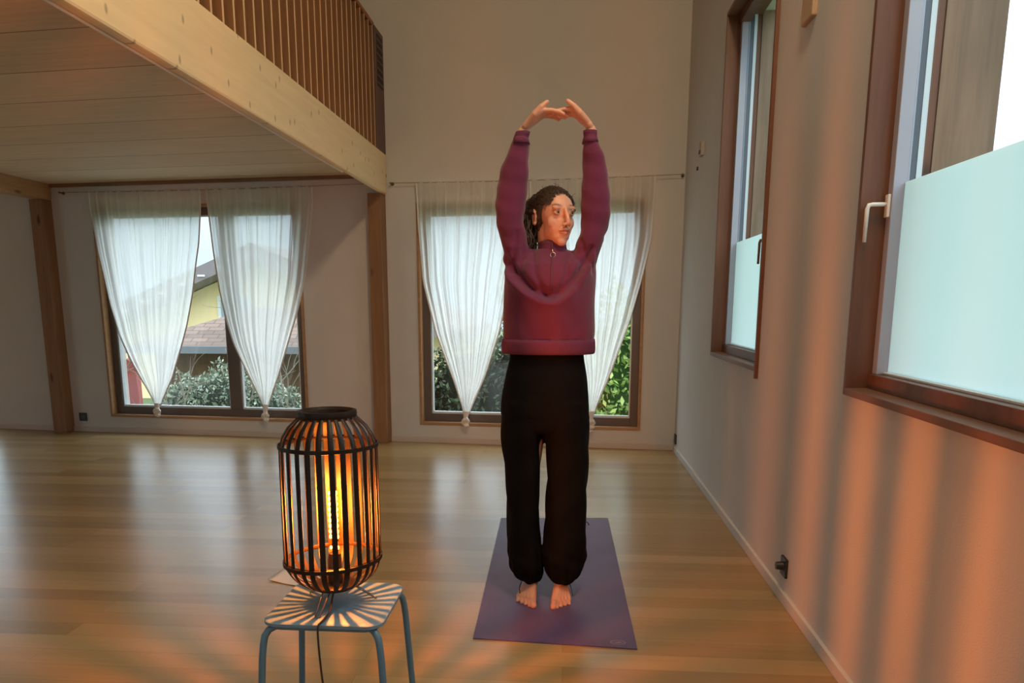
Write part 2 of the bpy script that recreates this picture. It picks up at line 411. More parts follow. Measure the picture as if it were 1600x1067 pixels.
# ------------------------------------------------------------------ back wall windows
def back_window(name, H, mull, label, right_dark=True):
    u0, u1, z0, z1 = H
    t = link(bpy.data.objects.new(name, None)); t.matrix_world = MBW @ Matrix.Translation(((u0 + u1) / 2, 0, z0)); struct(t, label)
    c = (u0 + u1) / 2
    def B(nm, boxes, mat, bev=.003, par=t, smooth=False):
        b = MB()
        for q in boxes: b.box(q[0] - c, q[1] - c, q[2], q[3], q[4] - z0, q[5] - z0)
        return b.build(nm, mat, par, bevel=bev)
    w = .025
    B('window_trim', [(u0 + .001, u0 + w, -.012, .14, z0, z1 - .001), (u1 - w, u1 - .001, -.012, .14, z0, z1 - .001),
                      (u0 + w, u1 - w, -.012, .14, z0 + .001, z0 + w), (u0 + w, u1 - w, -.012, .14, z1 - w, z1 - .001)], M_trimX)
    a0, a1, b0, b1 = u0 + w, u1 - w, z0 + w, z1 - w; s = .07
    B('window_frame', [(a0, a0 + s, .06, .12, b0, b1), (a1 - s, a1, .06, .12, b0, b1), (a0 + s, a1 - s, .06, .12, b0, b0 + s), (a0 + s, a1 - s, .06, .12, b1 - s, b1),
                       (mull - .06, mull + .06, .055, .12, b0 + s, b1 - s)], M_sash)
    e = .012
    for (p0, p1) in ((a0 + s, mull - .06), (mull + .06, a1 - s)):
        q = B('window_seal', [(p0, p0 + e, .07, .11, b0 + s, b1 - s), (p1 - e, p1, .07, .11, b0 + s, b1 - s), (p0 + e, p1 - e, .07, .11, b0 + s, b0 + s + e * 1.6), (p0 + e, p1 - e, .07, .11, b1 - s - e, b1 - s)], M_seal, 0)
        B('window_pane', [(p0 + e, p1 - e, .088, .094, b0 + s + e, b1 - s - e)], M_glass, 0)
    return t
back_window('window_1', W1, -4.11, 'dark framed double window behind two knotted sheer curtains, left of the middle post')
back_window('window_2', W2, -1.28, 'dark framed double window behind the person and two knotted curtains')
back_window('window_3', W0, -7.7, 'dark framed window just entering at the far left edge')

# ------------------------------------------------------------------ right wall windows
def right_window(name, H, label, hside):
    u0, u1, z0, z1 = H   # local x = -Y : u0 is the far jamb
    t = link(bpy.data.objects.new(name, None)); t.matrix_world = MRW @ Matrix.Translation((u0, 0, z0)); struct(t, label)
    wd = u1 - u0; ht = z1 - z0
    def B(nm, boxes, mat, bev=.002, par=t):
        b = MB()
        for q in boxes: b.box(*q)
        return b.build(nm, mat, par, bevel=bev)
    w = .022
    B('window_reveal', [(.001, w, -.014, .19, .001, ht - .001), (wd - w, wd - .001, -.018, .19, -.035, ht - .001)], M_trimZ)
    B('window_sill', [(w, wd - w, -.016, .19, .001, .024), (w, wd - w, -.014, .19, ht - .022, ht - .001)], M_trimY)
    # brown inner sash at the bottom and top, grey blue metal stiles
    s = .038; s2 = .14 if hside == 'near' else .038
    B('window_frame', [(w, wd - w, .055, .115, .024, .072), (w, wd - w, .055, .115, ht - .07, ht - .022)], M_sashbrown)
    B('window_stile', [(w, w + s, .068, .115, .072, ht - .07), (wd - w - s2, wd - w, .068, .115, .072, ht - .07)], M_metal)
    B('window_seal', [(w + s, wd - w - s, .088, .12, .072, .080)], M_seal)
    fz = 1.618 - z0
    B('window_frosting', [(w + s, wd - w - s, .103, .106, .080, fz)], M_frost, 0)
    B('window_pane', [(w + s, wd - w - s, .107, .112, .080, ht - .07)], M_glass, 0)
    # channel and shutter guide outside the glass
    B('shutter_guide', [(w - .004, w + .006, .117, .145, .03, ht)], M_metaldark, 0)
    B('shutter_guide', [(w - .004, w + .008, .145, .162, .03, ht)], M_seal, 0)
    # weathered boards lining the outside of the opening
    B('outer_lining', [(w - .012, w + .004, .191, .37, -.0, ht + .0), (wd - w - .004, wd - w + .012, .191, .37, -.0, ht + .0)], M_extwood, 0)
    # handle: rosette, neck, lever hanging down
    hx = (w + s * .5) if hside == 'far' else (wd - w - .125)
    hz = 1.555 - z0
    hy = .068
    h = MB(); h.box(hx - .013, hx + .013, hy - .01, hy, hz - .04, hz + .03)
    ho = h.build('window_handle', M_white if hside == 'far' else plain('silhouette_handle', s2l((120, 90, 74)), .4, .1, 5, .3), t, bevel=.003)  # far window's handle coloured dark for its silhouette against the bright glass
    h = MB(); h.tube([(hx, hy, hz), (hx, hy - .05, hz), (hx, hy - .062, hz - .002), (hx, hy - .066, hz - .014), (hx, hy - .067, hz - .115)], [.0065, .0065, .007, .0068, .006], 12)
    h.build('lever', ho.data.materials[0], ho, smooth=True)
    return t
right_window('window_4', NW, 'near tall window in the long wall with frosted lower glass', 'far')
right_window('window_5', FW, 'far narrow window in the long wall, handle painted in dark silhouette', 'near')

# ------------------------------------------------------------------ small wall fittings
def socket(nm, label, mtx, plug=False, w=.041):
    t = thing(nm, label, 'socket', mtx=mtx)
    b = MB(); b.box(-w, w, -.011, 0.001, -w, w); b.build('cover_plate', M_black, t, bevel=.003)
    b = MB(); b.tube([(0, -.011, 0), (0, -.0125, 0)], .021, 24); b.build('socket_face', plain('socket_grey', (.05, .045, .045), .5), t)
    if plug:
        b = MB(); b.tube([(0, -.012, .004), (0, -.04, .004)], [.019, .016], 20); b.build('plug', M_black, t, smooth='auto')
    return t
socket('wall_socket', 'square black wall socket left of the left curtained window', MBW @ Matrix.Translation((-5.732, 0, .145)))
socket('wall_socket', 'black wall socket with inserted plug low on the long wall', MRW @ Matrix.Translation((rw(3.296), 0, .155)), True)
socket('wall_socket', 'tiny dark wall socket low in the room corner', MRW @ Matrix.Translation((rw(6.76), 0, .115)))
t = thing('thermostat', 'small grey box high on the long wall beside the far window', 'thermostat', mtx=MRW @ Matrix.Translation((rw(5.98), 0, 2.31)))
b = MB(); b.box(-.045, .045, -.026, .001, -.045, .05); b.build('housing', plain('thermo_grey', s2l((170, 160, 150)), .6), t, bevel=.004)
b = MB(); b.tube([(.0, -.026, -.02), (.0, -.034, -.02)], .014, 20); b.build('dial', M_sash, t)
b = MB(); b.box(-.012, .012, -.012, .001, -.013, .013)
tag(b.build('cable_clip', M_sash, mtx=MRW @ Matrix.Translation((rw(6.2), 0, 2.215)), bevel=.003), 'tiny grey clip on the wall below the thermostat', 'clip')

# ------------------------------------------------------------------ curtain wires and curtains
def wire(u0, u1, z0, z1, label):
    t = thing('curtain_wire', label, 'curtain wire', mtx=MBW @ Matrix.Translation((u0, 0, z0)))
    n = 12; L = u1 - u0
    pts = [(L * i / n, -.06, (z1 - z0) * i / n - .012 * sin(pi * i / n)) for i in range(n + 1)]
    b = MB(); b.tube(pts, .0022, 8); b.build('wire', plain('wire_brown', s2l((130, 100, 80)), .5), t, smooth=True)
    for x in (0, L):
        b = MB(); b.tube([(x, .003, (z1 - z0) * x / L), (x, -.066, (z1 - z0) * x / L)], .007, 12); b.tube([(x, .001, (z1 - z0) * x / L), (x, -.006, (z1 - z0) * x / L)], .015, 14)
        b.build('hook', M_sash, t, smooth='auto')
wire(-5.70, -2.69, 2.262, 2.262, 'thin wire stretched above the left curtained window')
wire(-2.477, -.022, 2.262, 2.266, 'thin dark wire stretched above the curtains behind the person')
def interp(P, z):
    for a, b in zip(P[:-1], P[1:]):
        if a[1] >= z >= b[1]:
            f = (a[1] - z) / max(1e-6, a[1] - b[1]); return a[0] + (b[0] - a[0]) * f
    return P[0][0] if z > P[0][1] else P[-1][0]
def curtain(Lp, Rp, knot, label, seed, tail=.08, folds=9):
    rr = random.Random(seed)
    zt = 2.262; Lp = [(Lp[0][0] - .01, zt + .01)] + Lp; Rp = [(Rp[0][0] + .005, zt + .01)] + Rp
    zb = Lp[-1][1]; cx = knot[0]; t = thing('sheer_curtain', label, 'curtain', mtx=MBW @ Matrix.Translation((cx, -.06, 0)), group='knotted sheer curtains')
    nu, nz = 150, 70; vs_ = []; ph = [rr.uniform(0, 6.28) for _ in range(8)]; am = [rr.uniform(.5, 1.2) for _ in range(8)]
    for j in range(nz + 1):
        v = j / nz; z = zt + (zb - zt) * v
        l = interp(Lp, z); r = interp(Rp, z)
        # light smoothing of the outline
        l = .5 * l + .25 * (interp(Lp, min(zt, z + .05)) + interp(Lp, max(zb, z - .05))); r = .5 * r + .25 * (interp(Rp, min(zt, z + .05)) + interp(Rp, max(zb, z - .05)))
        wdt = r - l; A = .007 + .009 * sin(pi * min(1, v * 1.1)) 
        for i in range(nu + 1):
            u = i / nu
            q = 2 * pi * folds * u
            f = am[0] * sin(q + ph[0] + 1.2 * sin(3 * u + ph[1])) + .55 * am[1] * sin(q * .47 + ph[2]) + .4 * am[2] * sin(q * 1.73 + ph[3] + v) + .3 * sin(q * 2.9 + ph[4])
            du = .010 * sin(q * .5 + ph[5]) * sin(pi * u)
            edge = min(1, min(u, 1 - u) / .03)
            x = l + wdt * (u + du) ; y = A * f * (.4 + .6 * edge) - .018 * sin(pi * v) * sin(pi * u)
            zz = z + (.004 * sin(q + ph[0]) if j == 0 else 0)
            if v > .9: y -= .02 * (v - .9) * 10 * sin(pi * u)
            vs_.append((x - cx, y, zz))
    fs = [(j * (nu + 1) + i, (j + 1) * (nu + 1) + i, (j + 1) * (nu + 1) + i + 1, j * (nu + 1) + i + 1) for j in range(nz) for i in range(nu)]
    b = MB().add(vs_, fs); b.build('cloth', M_sheer, t, smooth=True)
    # rolled side hems
    for P, sgn in ((Lp, 1), (Rp, -1)):
        pts = []
        for j in range(0, nz + 1):
            row = j * (nu + 1); q = vs_[row + (0 if sgn > 0 else nu)]; pts.append((q[0] + sgn * .006, q[1], q[2]))
        b = MB(); b.tube(pts, .0075, 6, r2=.002, up=(1, 0, 0)); b.build('side_hem', M_knot, t, smooth=True)
    # gathered neck, knot and tail
    k = MB()
    lb_, rb_ = Lp[-1][0] - cx, Rp[-1][0] - cx; kz = knot[1]; mid = (lb_ + rb_) / 2
    k.tube([(mid, -.01, zb + .015), (mid * .5, -.02, (zb + kz) / 2), (0, -.02, kz)], [(rb_ - lb_) / 2 + .004, .02, .02], 14, r2=[.03, .02, .02], up=(1, 0, 0))
    k.tube([(-.024, -.03, kz - .018), (-.008, -.05, kz + .006), (.018, -.045, kz + .014), (.027, -.03, kz - .004), (.012, -.02, kz - .028), (-.016, -.022, kz - .03), (-.024, -.03, kz - .018)], .0165, 10)
    k.ell((.008, -.03, kz - .045), (.024, .022, .02)); k.ell((-.004, -.025, kz - .005), (.026, .024, .024))
    tl = [(0, -.028, kz - .03), (-.006, -.026, kz - .03 - tail * .5), (-.012 if seed % 2 else .006, -.024, kz - .03 - tail)]
    k.tube(tl, [.013, .014, .022], 12, r2=[.012, .008, .006], up=(1, 0, 0))
    me = remesh(k, 'knot', .004, 3); c = co_get(me); nn = no_get(me)
    a = np.arctan2(c[:, 1] + .028, c[:, 0]); c += nn * (.0018 * np.sin(a * 9 + c[:, 2] * 70))[:, None]; co_set(me, c)
    mobj(me, 'knot', M_knot, t)
    return t
curtain([(-5.39, 2.06), (-5.358, 1.738), (-5.315, 1.475), (-5.280, 1.238), (-5.205, .927), (-5.11, .697), (-4.994, .485), (-4.89, .290)],
        [(-4.270, 2.079), (-4.310, 1.783), (-4.355, 1.60), (-4.407, 1.343), (-4.489, 1.051), (-4.549, .89), (-4.685, .552), (-4.836, .291)], (-4.861, .242), 'knotted sheer white curtain, leftmost of the four', 1, .03)
curtain([(-4.204, 2.078), (-4.180, 1.702), (-4.145, 1.365), (-4.095, 1.082), (-4.036, .871), (-3.896, .565), (-3.771, .304)],
        [(-3.195, 2.095), (-3.227, 1.889), (-3.294, 1.464), (-3.393, 1.147), (-3.50, .864), (-3.61, .569), (-3.725, .305)], (-3.745, .225), 'knotted sheer white curtain just left of the middle post, above the lantern', 2, .05)
curtain([(-2.248, 2.179), (-2.242, 1.915), (-2.206, 1.431), (-2.098, .99), (-1.93, .542), (-1.851, .287)],
        [(-1.317, 2.054), (-1.359, 1.744), (-1.441, 1.374), (-1.525, .994), (-1.657, .604), (-1.798, .288)], (-1.828, .225), 'knotted sheer white curtain to the left of the standing person', 3, .02, 12)
curtain([(-1.263, 2.053), (-1.217, 1.742), (-1.126, 1.373), (-.995, .943), (-.841, .617), (-.742, .315)],
        [(-.236, 2.131), (-.249, 1.78), (-.311, 1.474), (-.404, 1.108), (-.568, .622), (-.692, .316)], (-.715, .24), 'knotted sheer white curtain to the right of the standing person', 4, .06)

# ------------------------------------------------------------------ yoga mat
mat_t = thing('yoga_mat', 'purple yoga mat under the person\'s bare feet', 'yoga mat', (0, 0, 0))
cn = [(-.338, 2.803), (.275, 2.756), (.257, 4.567), (-.372, 4.516)]
b = MB(); n1, n2 = 20, 50
def mp(u, v, z):
    a = Vector(cn[0]).lerp(Vector(cn[1]), u); c = Vector(cn[3]).lerp(Vector(cn[2]), u); p = a.lerp(c, v)
    return (p.x, p.y, z)
vt = [mp(i / n1, j / n2, .0052 + .0004 * sin(i * .9 + j * .5)) for j in range(n2 + 1) for i in range(n1 + 1)]
vb = [mp(i / n1, j / n2, .0004) for j in range(n2 + 1) for i in range(n1 + 1)]
K = len(vt); Wd = n1 + 1
fs = [(j * Wd + i, j * Wd + i + 1, (j + 1) * Wd + i + 1, (j + 1) * Wd + i) for j in range(n2) for i in range(n1)]
fs += [tuple(K + q for q in reversed(f_)) for f_ in list(fs)]
bd = [i for i in range(n1)] + [j * Wd + n1 for j in range(n2)] + [n2 * Wd + i for i in range(n1, 0, -1)] + [j * Wd for j in range(n2, 0, -1)]
for a, c in zip(bd, bd[1:] + bd[:1]): fs.append((a, K + a, K + c, c))
b.add(vt + vb, fs)
M_mat, tt, pp = newmat('mat_rubber'); v = coords(tt)
nf = noise(tt, v, 2.2, 5, .6); nf2 = noise(tt, v, 160, 2)
tt.links.new(mixc(tt, .2, mixc(tt, ramp(tt, nf, .3, .7), s2l((80, 62, 98)), s2l((102, 80, 120))), mixc(tt, nf2, s2l((62, 48, 76)), s2l((116, 96, 134)))), pp.inputs['Base Color'])
pp.inputs['Roughness'].default_value = .5; bump(tt, pp, nf2, .3, .002)
b.build('mat_sheet', M_mat, mat_t)
# pale printed emblem, front right corner: an oval ring with a small leaf
e = MB(); ce = (.207, 2.805)
def ringpts(rx, ry, n=40): return [(ce[0] + rx * cos(2 * pi * i / n), ce[1] + ry * sin(2 * pi * i / n), .0058) for i in range(n)]
o1 = ringpts(.030, .020); o2 = ringpts(.024, .015)
e.add(o1 + o2, [(i, (i + 1) % 40, 40 + (i + 1) % 40, 40 + i) for i in range(40)])
e.add([(ce[0] - .018, ce[1] - .006, .0058), (ce[0] - .002, ce[1] - .010, .0058), (ce[0] + .018, ce[1] - .003, .0058), (ce[0] + .006, ce[1] + .008, .0058), (ce[0] - .006, ce[1] + .002, .0058)], [(0, 1, 2, 3, 4)])
eo = e.build('printed_emblem', plain('emblem_print', s2l((138, 120, 148)), .6), mat_t); eo['label'] = 'pale oval emblem'

# ------------------------------------------------------------------ stool
st = thing('metal_stool', 'blue grey metal stool under the glowing lantern', 'stool', (-.615, 2.01, 0))
def rrect(w, d, r, n=8):
    P = []
    for (cx_, cy_, a0) in ((w / 2 - r, d / 2 - r, 0), (-w / 2 + r, d / 2 - r, 90), (-w / 2 + r, -d / 2 + r, 180), (w / 2 - r, -d / 2 + r, 270)):
        for i in range(n + 1):
            a = radians(a0 + 90 * i / n); P.append((cx_ + r * cos(a), cy_ + r * sin(a)))
    return P
M_stool = plain('stool_paint', s2l((108, 138, 158)), .5, .08, 6, bmp=.05)
M_leg = plain('stool_leg_paint', s2l((84, 120, 142)), .4, .08, 6)
b = MB(); prof = [(.0, .436, .004), (0, .439, 0), (0, .447, 0), (0, .450, .004)]
rings = []
for (_, z, ins) in prof: rings.append([(p[0], p[1], z) for p in rrect(.315 - 2 * ins, .318 - 2 * ins, .045)])
nr = len(rings[0]); vs_ = [p for r_ in rings for p in r_]
fs = [(i * nr + k, i * nr + (k + 1) % nr, (i + 1) * nr + (k + 1) % nr, (i + 1) * nr + k) for i in range(3) for k in range(nr)]
fs += [tuple(3 * nr + k for k in range(nr)), tuple(reversed(range(nr)))]
b.add(vs_, fs); b.build('seat', M_stool, st, smooth='auto')
b = MB(); P = rrect(.275, .278, .035); b.tube([(p[0], p[1], .430) for p in P] + [(P[0][0], P[0][1], .430)], .0065, 8); b.build('seat_frame', M_leg, st, smooth=True)
for sx_, sy_ in ((-1, -1), (1, -1), (1, 1), (-1, 1)):
    x0, y0 = .128 * sx_, .13 * sy_; dx = .012 if sx_ < 0 else .006
    pts = [(x0 * .7, y0 * .7, .4285), (x0 * 1.0, y0 * 1.0, .4285), (x0 * 1.09, y0 * 1.09, .424), (x0 * 1.16, y0 * 1.14, .410), (x0 * 1.19, y0 * 1.17, .388), (x0 * 1.22, y0 * 1.19, .35), (x0 * 1.38, y0 * 1.32, .008)]
    b = MB(); b.tube(pts, .0092, 14); lg = b.build('leg', M_leg, st, smooth='auto')
    b = MB(); b.tube([(x0 * 1.376, y0 * 1.317, .016), (x0 * 1.38, y0 * 1.32, 0)], .0125, 14); b.build('rubber_foot', M_black, lg, smooth='auto')

# ------------------------------------------------------------------ lantern
LX, LY, LZ = -.618, 2.0, .45
lt = thing('lantern_lamp', 'black bamboo cage lantern with glowing bulb, standing on the blue stool', 'lamp', (LX, LY, LZ))
M_slat = plain('black_bamboo', (.014, .0075, .005), .45, .35, 14, bmp=.15, bscale=40, spec=.3)
NS = 26; RB = .128
def cage(z):     # radius of the cage against height above the stool
    pts = [(.052, .055), (.060, .078), (.076, .100), (.100, .119), (.128, .1275), (.20, .1275), (.40, .1265), (.432, .126), (.462, .117), (.487, .101), (.505, .082), (.515, .072)]
    for a, c in zip(pts[:-1], pts[1:]):
        if a[0] <= z <= c[0]: return a[1] + (c[1] - a[1]) * (z - a[0]) / (c[0] - a[0])
    return pts[-1][1]
zz = [.052, .056, .062, .070, .080, .092, .105, .120, .135, .17, .22, .28, .34, .40, .432, .447, .462, .475, .487, .497, .506, .514]
for i in range(NS):
    a0 = 2 * pi * (i + .93) / NS + RNG.normal(0, .012); lean = RNG.normal(0, .012)
    b = MB(); pts = []; prof_ = []
    vs_ = []
    for z in zz:
        r0 = cage(z); a = a0 + lean * (z - .28) / .25
        hw = .0073 * (1 if r0 > .11 else .62 + .38 * (r0 - .055) / .055)
        er = Vector((cos(a), sin(a), 0)); et = Vector((-sin(a), cos(a), 0))
        c = er * r0
        for (q, d) in ((-1, -.0012), (-.6, .0009), (.6, .0009), (1, -.0012), (.9, -.0022), (-.9, -.0022)):
            p = c + et * hw * q + er * d; vs_.append((p.x, p.y, z))
    m = len(zz)
    fs = [(j * 6 + k, j * 6 + (k + 1) % 6, (j + 1) * 6 + (k + 1) % 6, (j + 1) * 6 + k) for j in range(m - 1) for k in range(6)]
    fs += [tuple(reversed(range(6))), tuple((m - 1) * 6 + k for k in range(6))]
    b.add(vs_, fs); b.build('cage_slat', M_slat, lt, smooth='auto')
def hoop(nm, z, r, h, th, tilt=0, mat=M_slat):
    b = MB(); b.lathe([(r, -h / 2), (r + th, -h / 2 + .001), (r + th, h / 2 - .001), (r, h / 2), (r - .001, 0)], 64, close=True)
    o = b.build(nm, mat, lt, smooth='auto'); o.location = (0, 0, z); o.rotation_euler = (0, tilt, 0); return o
hoop('hoop', .438, .1265, .011, .003)
hoop('hoop', .128, .1283, .012, .003, radians(-2.2))
hoop('hoop', .436, .1215, .009, .0022)
hoop('hoop', .130, .1228, .010, .0022, radians(-2.2))
b = MB(); b.lathe([(.058, .508), (.072, .506), (.0755, .511), (.077, .520), (.0755, .528), (.069, .529), (.060, .522)], 64, close=True); b.build('top_collar', M_slat, lt, smooth='auto')
b = MB(); b.lathe([(.0, .046), (.052, .046), (.060, .050), (.060, .057), (.052, .060), (0.0, .060)], 48); b.build('base_plate', M_slat, lt, smooth='auto')
M_wire = plain('steel_wire', (.22, .2, .19), .3, .1, 20, .9)
for a in (radians(262), radians(142), radians(22)):
    er = Vector((cos(a), sin(a), 0)); et = Vector((-sin(a), cos(a), 0))
    P = [er * .045 + et * .010 + Vector((0, 0, .052)), er * .075 + et * .008 + Vector((0, 0, .03)), er * .108 + et * .006 + Vector((0, 0, .004)), er * .112 + Vector((0, 0, .0022)),
         er * .108 - et * .006 + Vector((0, 0, .004)), er * .075 - et * .008 + Vector((0, 0, .03)), er * .045 - et * .010 + Vector((0, 0, .052))]
    b = MB(); b.tube(P, .0019, 8); b.build('wire_foot', M_wire, lt, smooth=True)
# lamp holder and tubular bulb with filaments
b = MB(); b.tube([(0.004, 0, .058), (.004, 0, .125), (.005, 0, .142)], [.019, .019, .0165], 24); b.build('lamp_holder', M_black, lt, smooth='auto')
bulb = MB(); bulb.lathe([(.0135, .140), (.0165, .150), (.0185, .165), (.0185, .300), (.0165, .313), (.010, .322), (.0005, .3255)], 28)
bo = bulb.build('bulb', glass('amber_glass', (1.0, .80, .45), .04), lt, smooth=True); bo.location = (.007, 0, 0)
M_fil = emit('filament_glow', (1.0, .50, .12), 16)
fb = MB()
for (fx, fy) in ((-.0105, -.003), (.0085, -.003)):
    fb.tube([(fx, fy, .185), (fx, fy, .312)], .0011, 6)
    for q in range(9):
        fb.ell((fx, fy, .188 + q * .0150), (.0042, .0042, .0058), nu=10, nv=6)
    fb.ell((fx, fy, .158), (.0036, .0036, .0052), nu=10, nv=6)
fo = fb.build('filament', M_fil, bo); fo['label'] = 'glowing orange filaments'
for z in (.19, .235, .28):
    l = bpy.data.lights.new('bulb_light', 'POINT'); l.energy = 27; l.color = (1.0, .27, .05); l.shadow_soft_size = .010
    # upright filaments shine sideways, hardly along their own axis
    l.use_nodes = True; lt_n = l.node_tree; em_ = lt_n.nodes['Emission']
    g_ = lt_n.nodes.new('ShaderNodeNewGeometry'); sp_ = lt_n.nodes.new('ShaderNodeSeparateXYZ'); lt_n.links.new(g_.outputs['Incoming'], sp_.inputs[0])
    sq = lt_n.nodes.new('ShaderNodeMath'); sq.operation = 'MULTIPLY'; lt_n.links.new(sp_.outputs['Z'], sq.inputs[0]); lt_n.links.new(sp_.outputs['Z'], sq.inputs[1])
    on = lt_n.nodes.new('ShaderNodeMath'); on.operation = 'SUBTRACT'; on.inputs[0].default_value = 1.0; lt_n.links.new(sq.outputs[0], on.inputs[1])
    pw_ = lt_n.nodes.new('ShaderNodeMath'); pw_.operation = 'POWER'; pw_.inputs[1].default_value = 0.85; pw_.use_clamp = True
    lt_n.links.new(on.outputs[0], pw_.inputs[0]); lt_n.links.new(pw_.outputs[0], em_.inputs['Strength'])
    o = link(bpy.data.objects.new('bulb_light', l)); o.location = (LX + .006, LY, LZ + z)
# cord
b = MB()
P = [(.004, .0, .05), (.008, -.045, .036), (.012, -.085, .012), (.010, -.118, .0045), (.006, -.150, .0045), (.004, -.163, .001), (.004, -.168, -.03), (.010, -.172, -.12), (.022, -.178, -.22), (.030, -.19, -.32), (.034, -.215, -.41), (.05, -.26, -.443), (.14, -.36, -.4465), (.4, -.55, -.4465), (.9, -.8, -.4465), (1.53, -.7, -.4465)]
def catmull(P, n=6):
    P = [Vector(p) for p in P]; out = []
    for i in range(len(P) - 1):
        p0, p1, p2, p3 = P[max(0, i - 1)], P[i], P[i + 1], P[min(len(P) - 1, i + 2)]
        for k in range(n):
            s = k / n; out.append(.5 * ((2 * p1) + (-p0 + p2) * s + (2 * p0 - 5 * p1 + 4 * p2 - p3) * s * s + (-p0 + 3 * p1 - 3 * p2 + p3) * s ** 3))
    out.append(P[-1]); return out
b.tube(catmull(P), .0028, 8); co = b.build('power_cord', plain('cord_brown', (.035, .015, .012), .5), lt, smooth=True)

# ------------------------------------------------------------------ sheet of paper on the floor
b = MB(); Pq = [(-1.352, 3.366), (-1.311, 3.521), (-1.05, 3.46), (-1.11, 3.27)]
vt = []; n = 8
for j in range(n + 1):
    for i in range(n + 1):
        u, v_ = i / n, j / n
        p = Vector(Pq[0]).lerp(Vector(Pq[3]), u).lerp(Vector(Pq[1]).lerp(Vector(Pq[2]), u), v_)
        vt.append((p.x, p.y, .003 + .018 * (1 - u) ** 2 * v_ + .012 * (1 - v_) * abs(u - .4)))
b.add(vt, [(j * 9 + i, j * 9 + i + 1, (j + 1) * 9 + i + 1, (j + 1) * 9 + i) for j in range(n) for i in range(n)])
o = b.build('paper_sheet', plain('paper', s2l((225, 215, 205)), .8, .04), smooth=True)
sm = o.modifiers.new('t', 'SOLIDIFY'); sm.thickness = .0008
tag(o, 'white paper sheet lying on the floor behind the stool', 'paper')

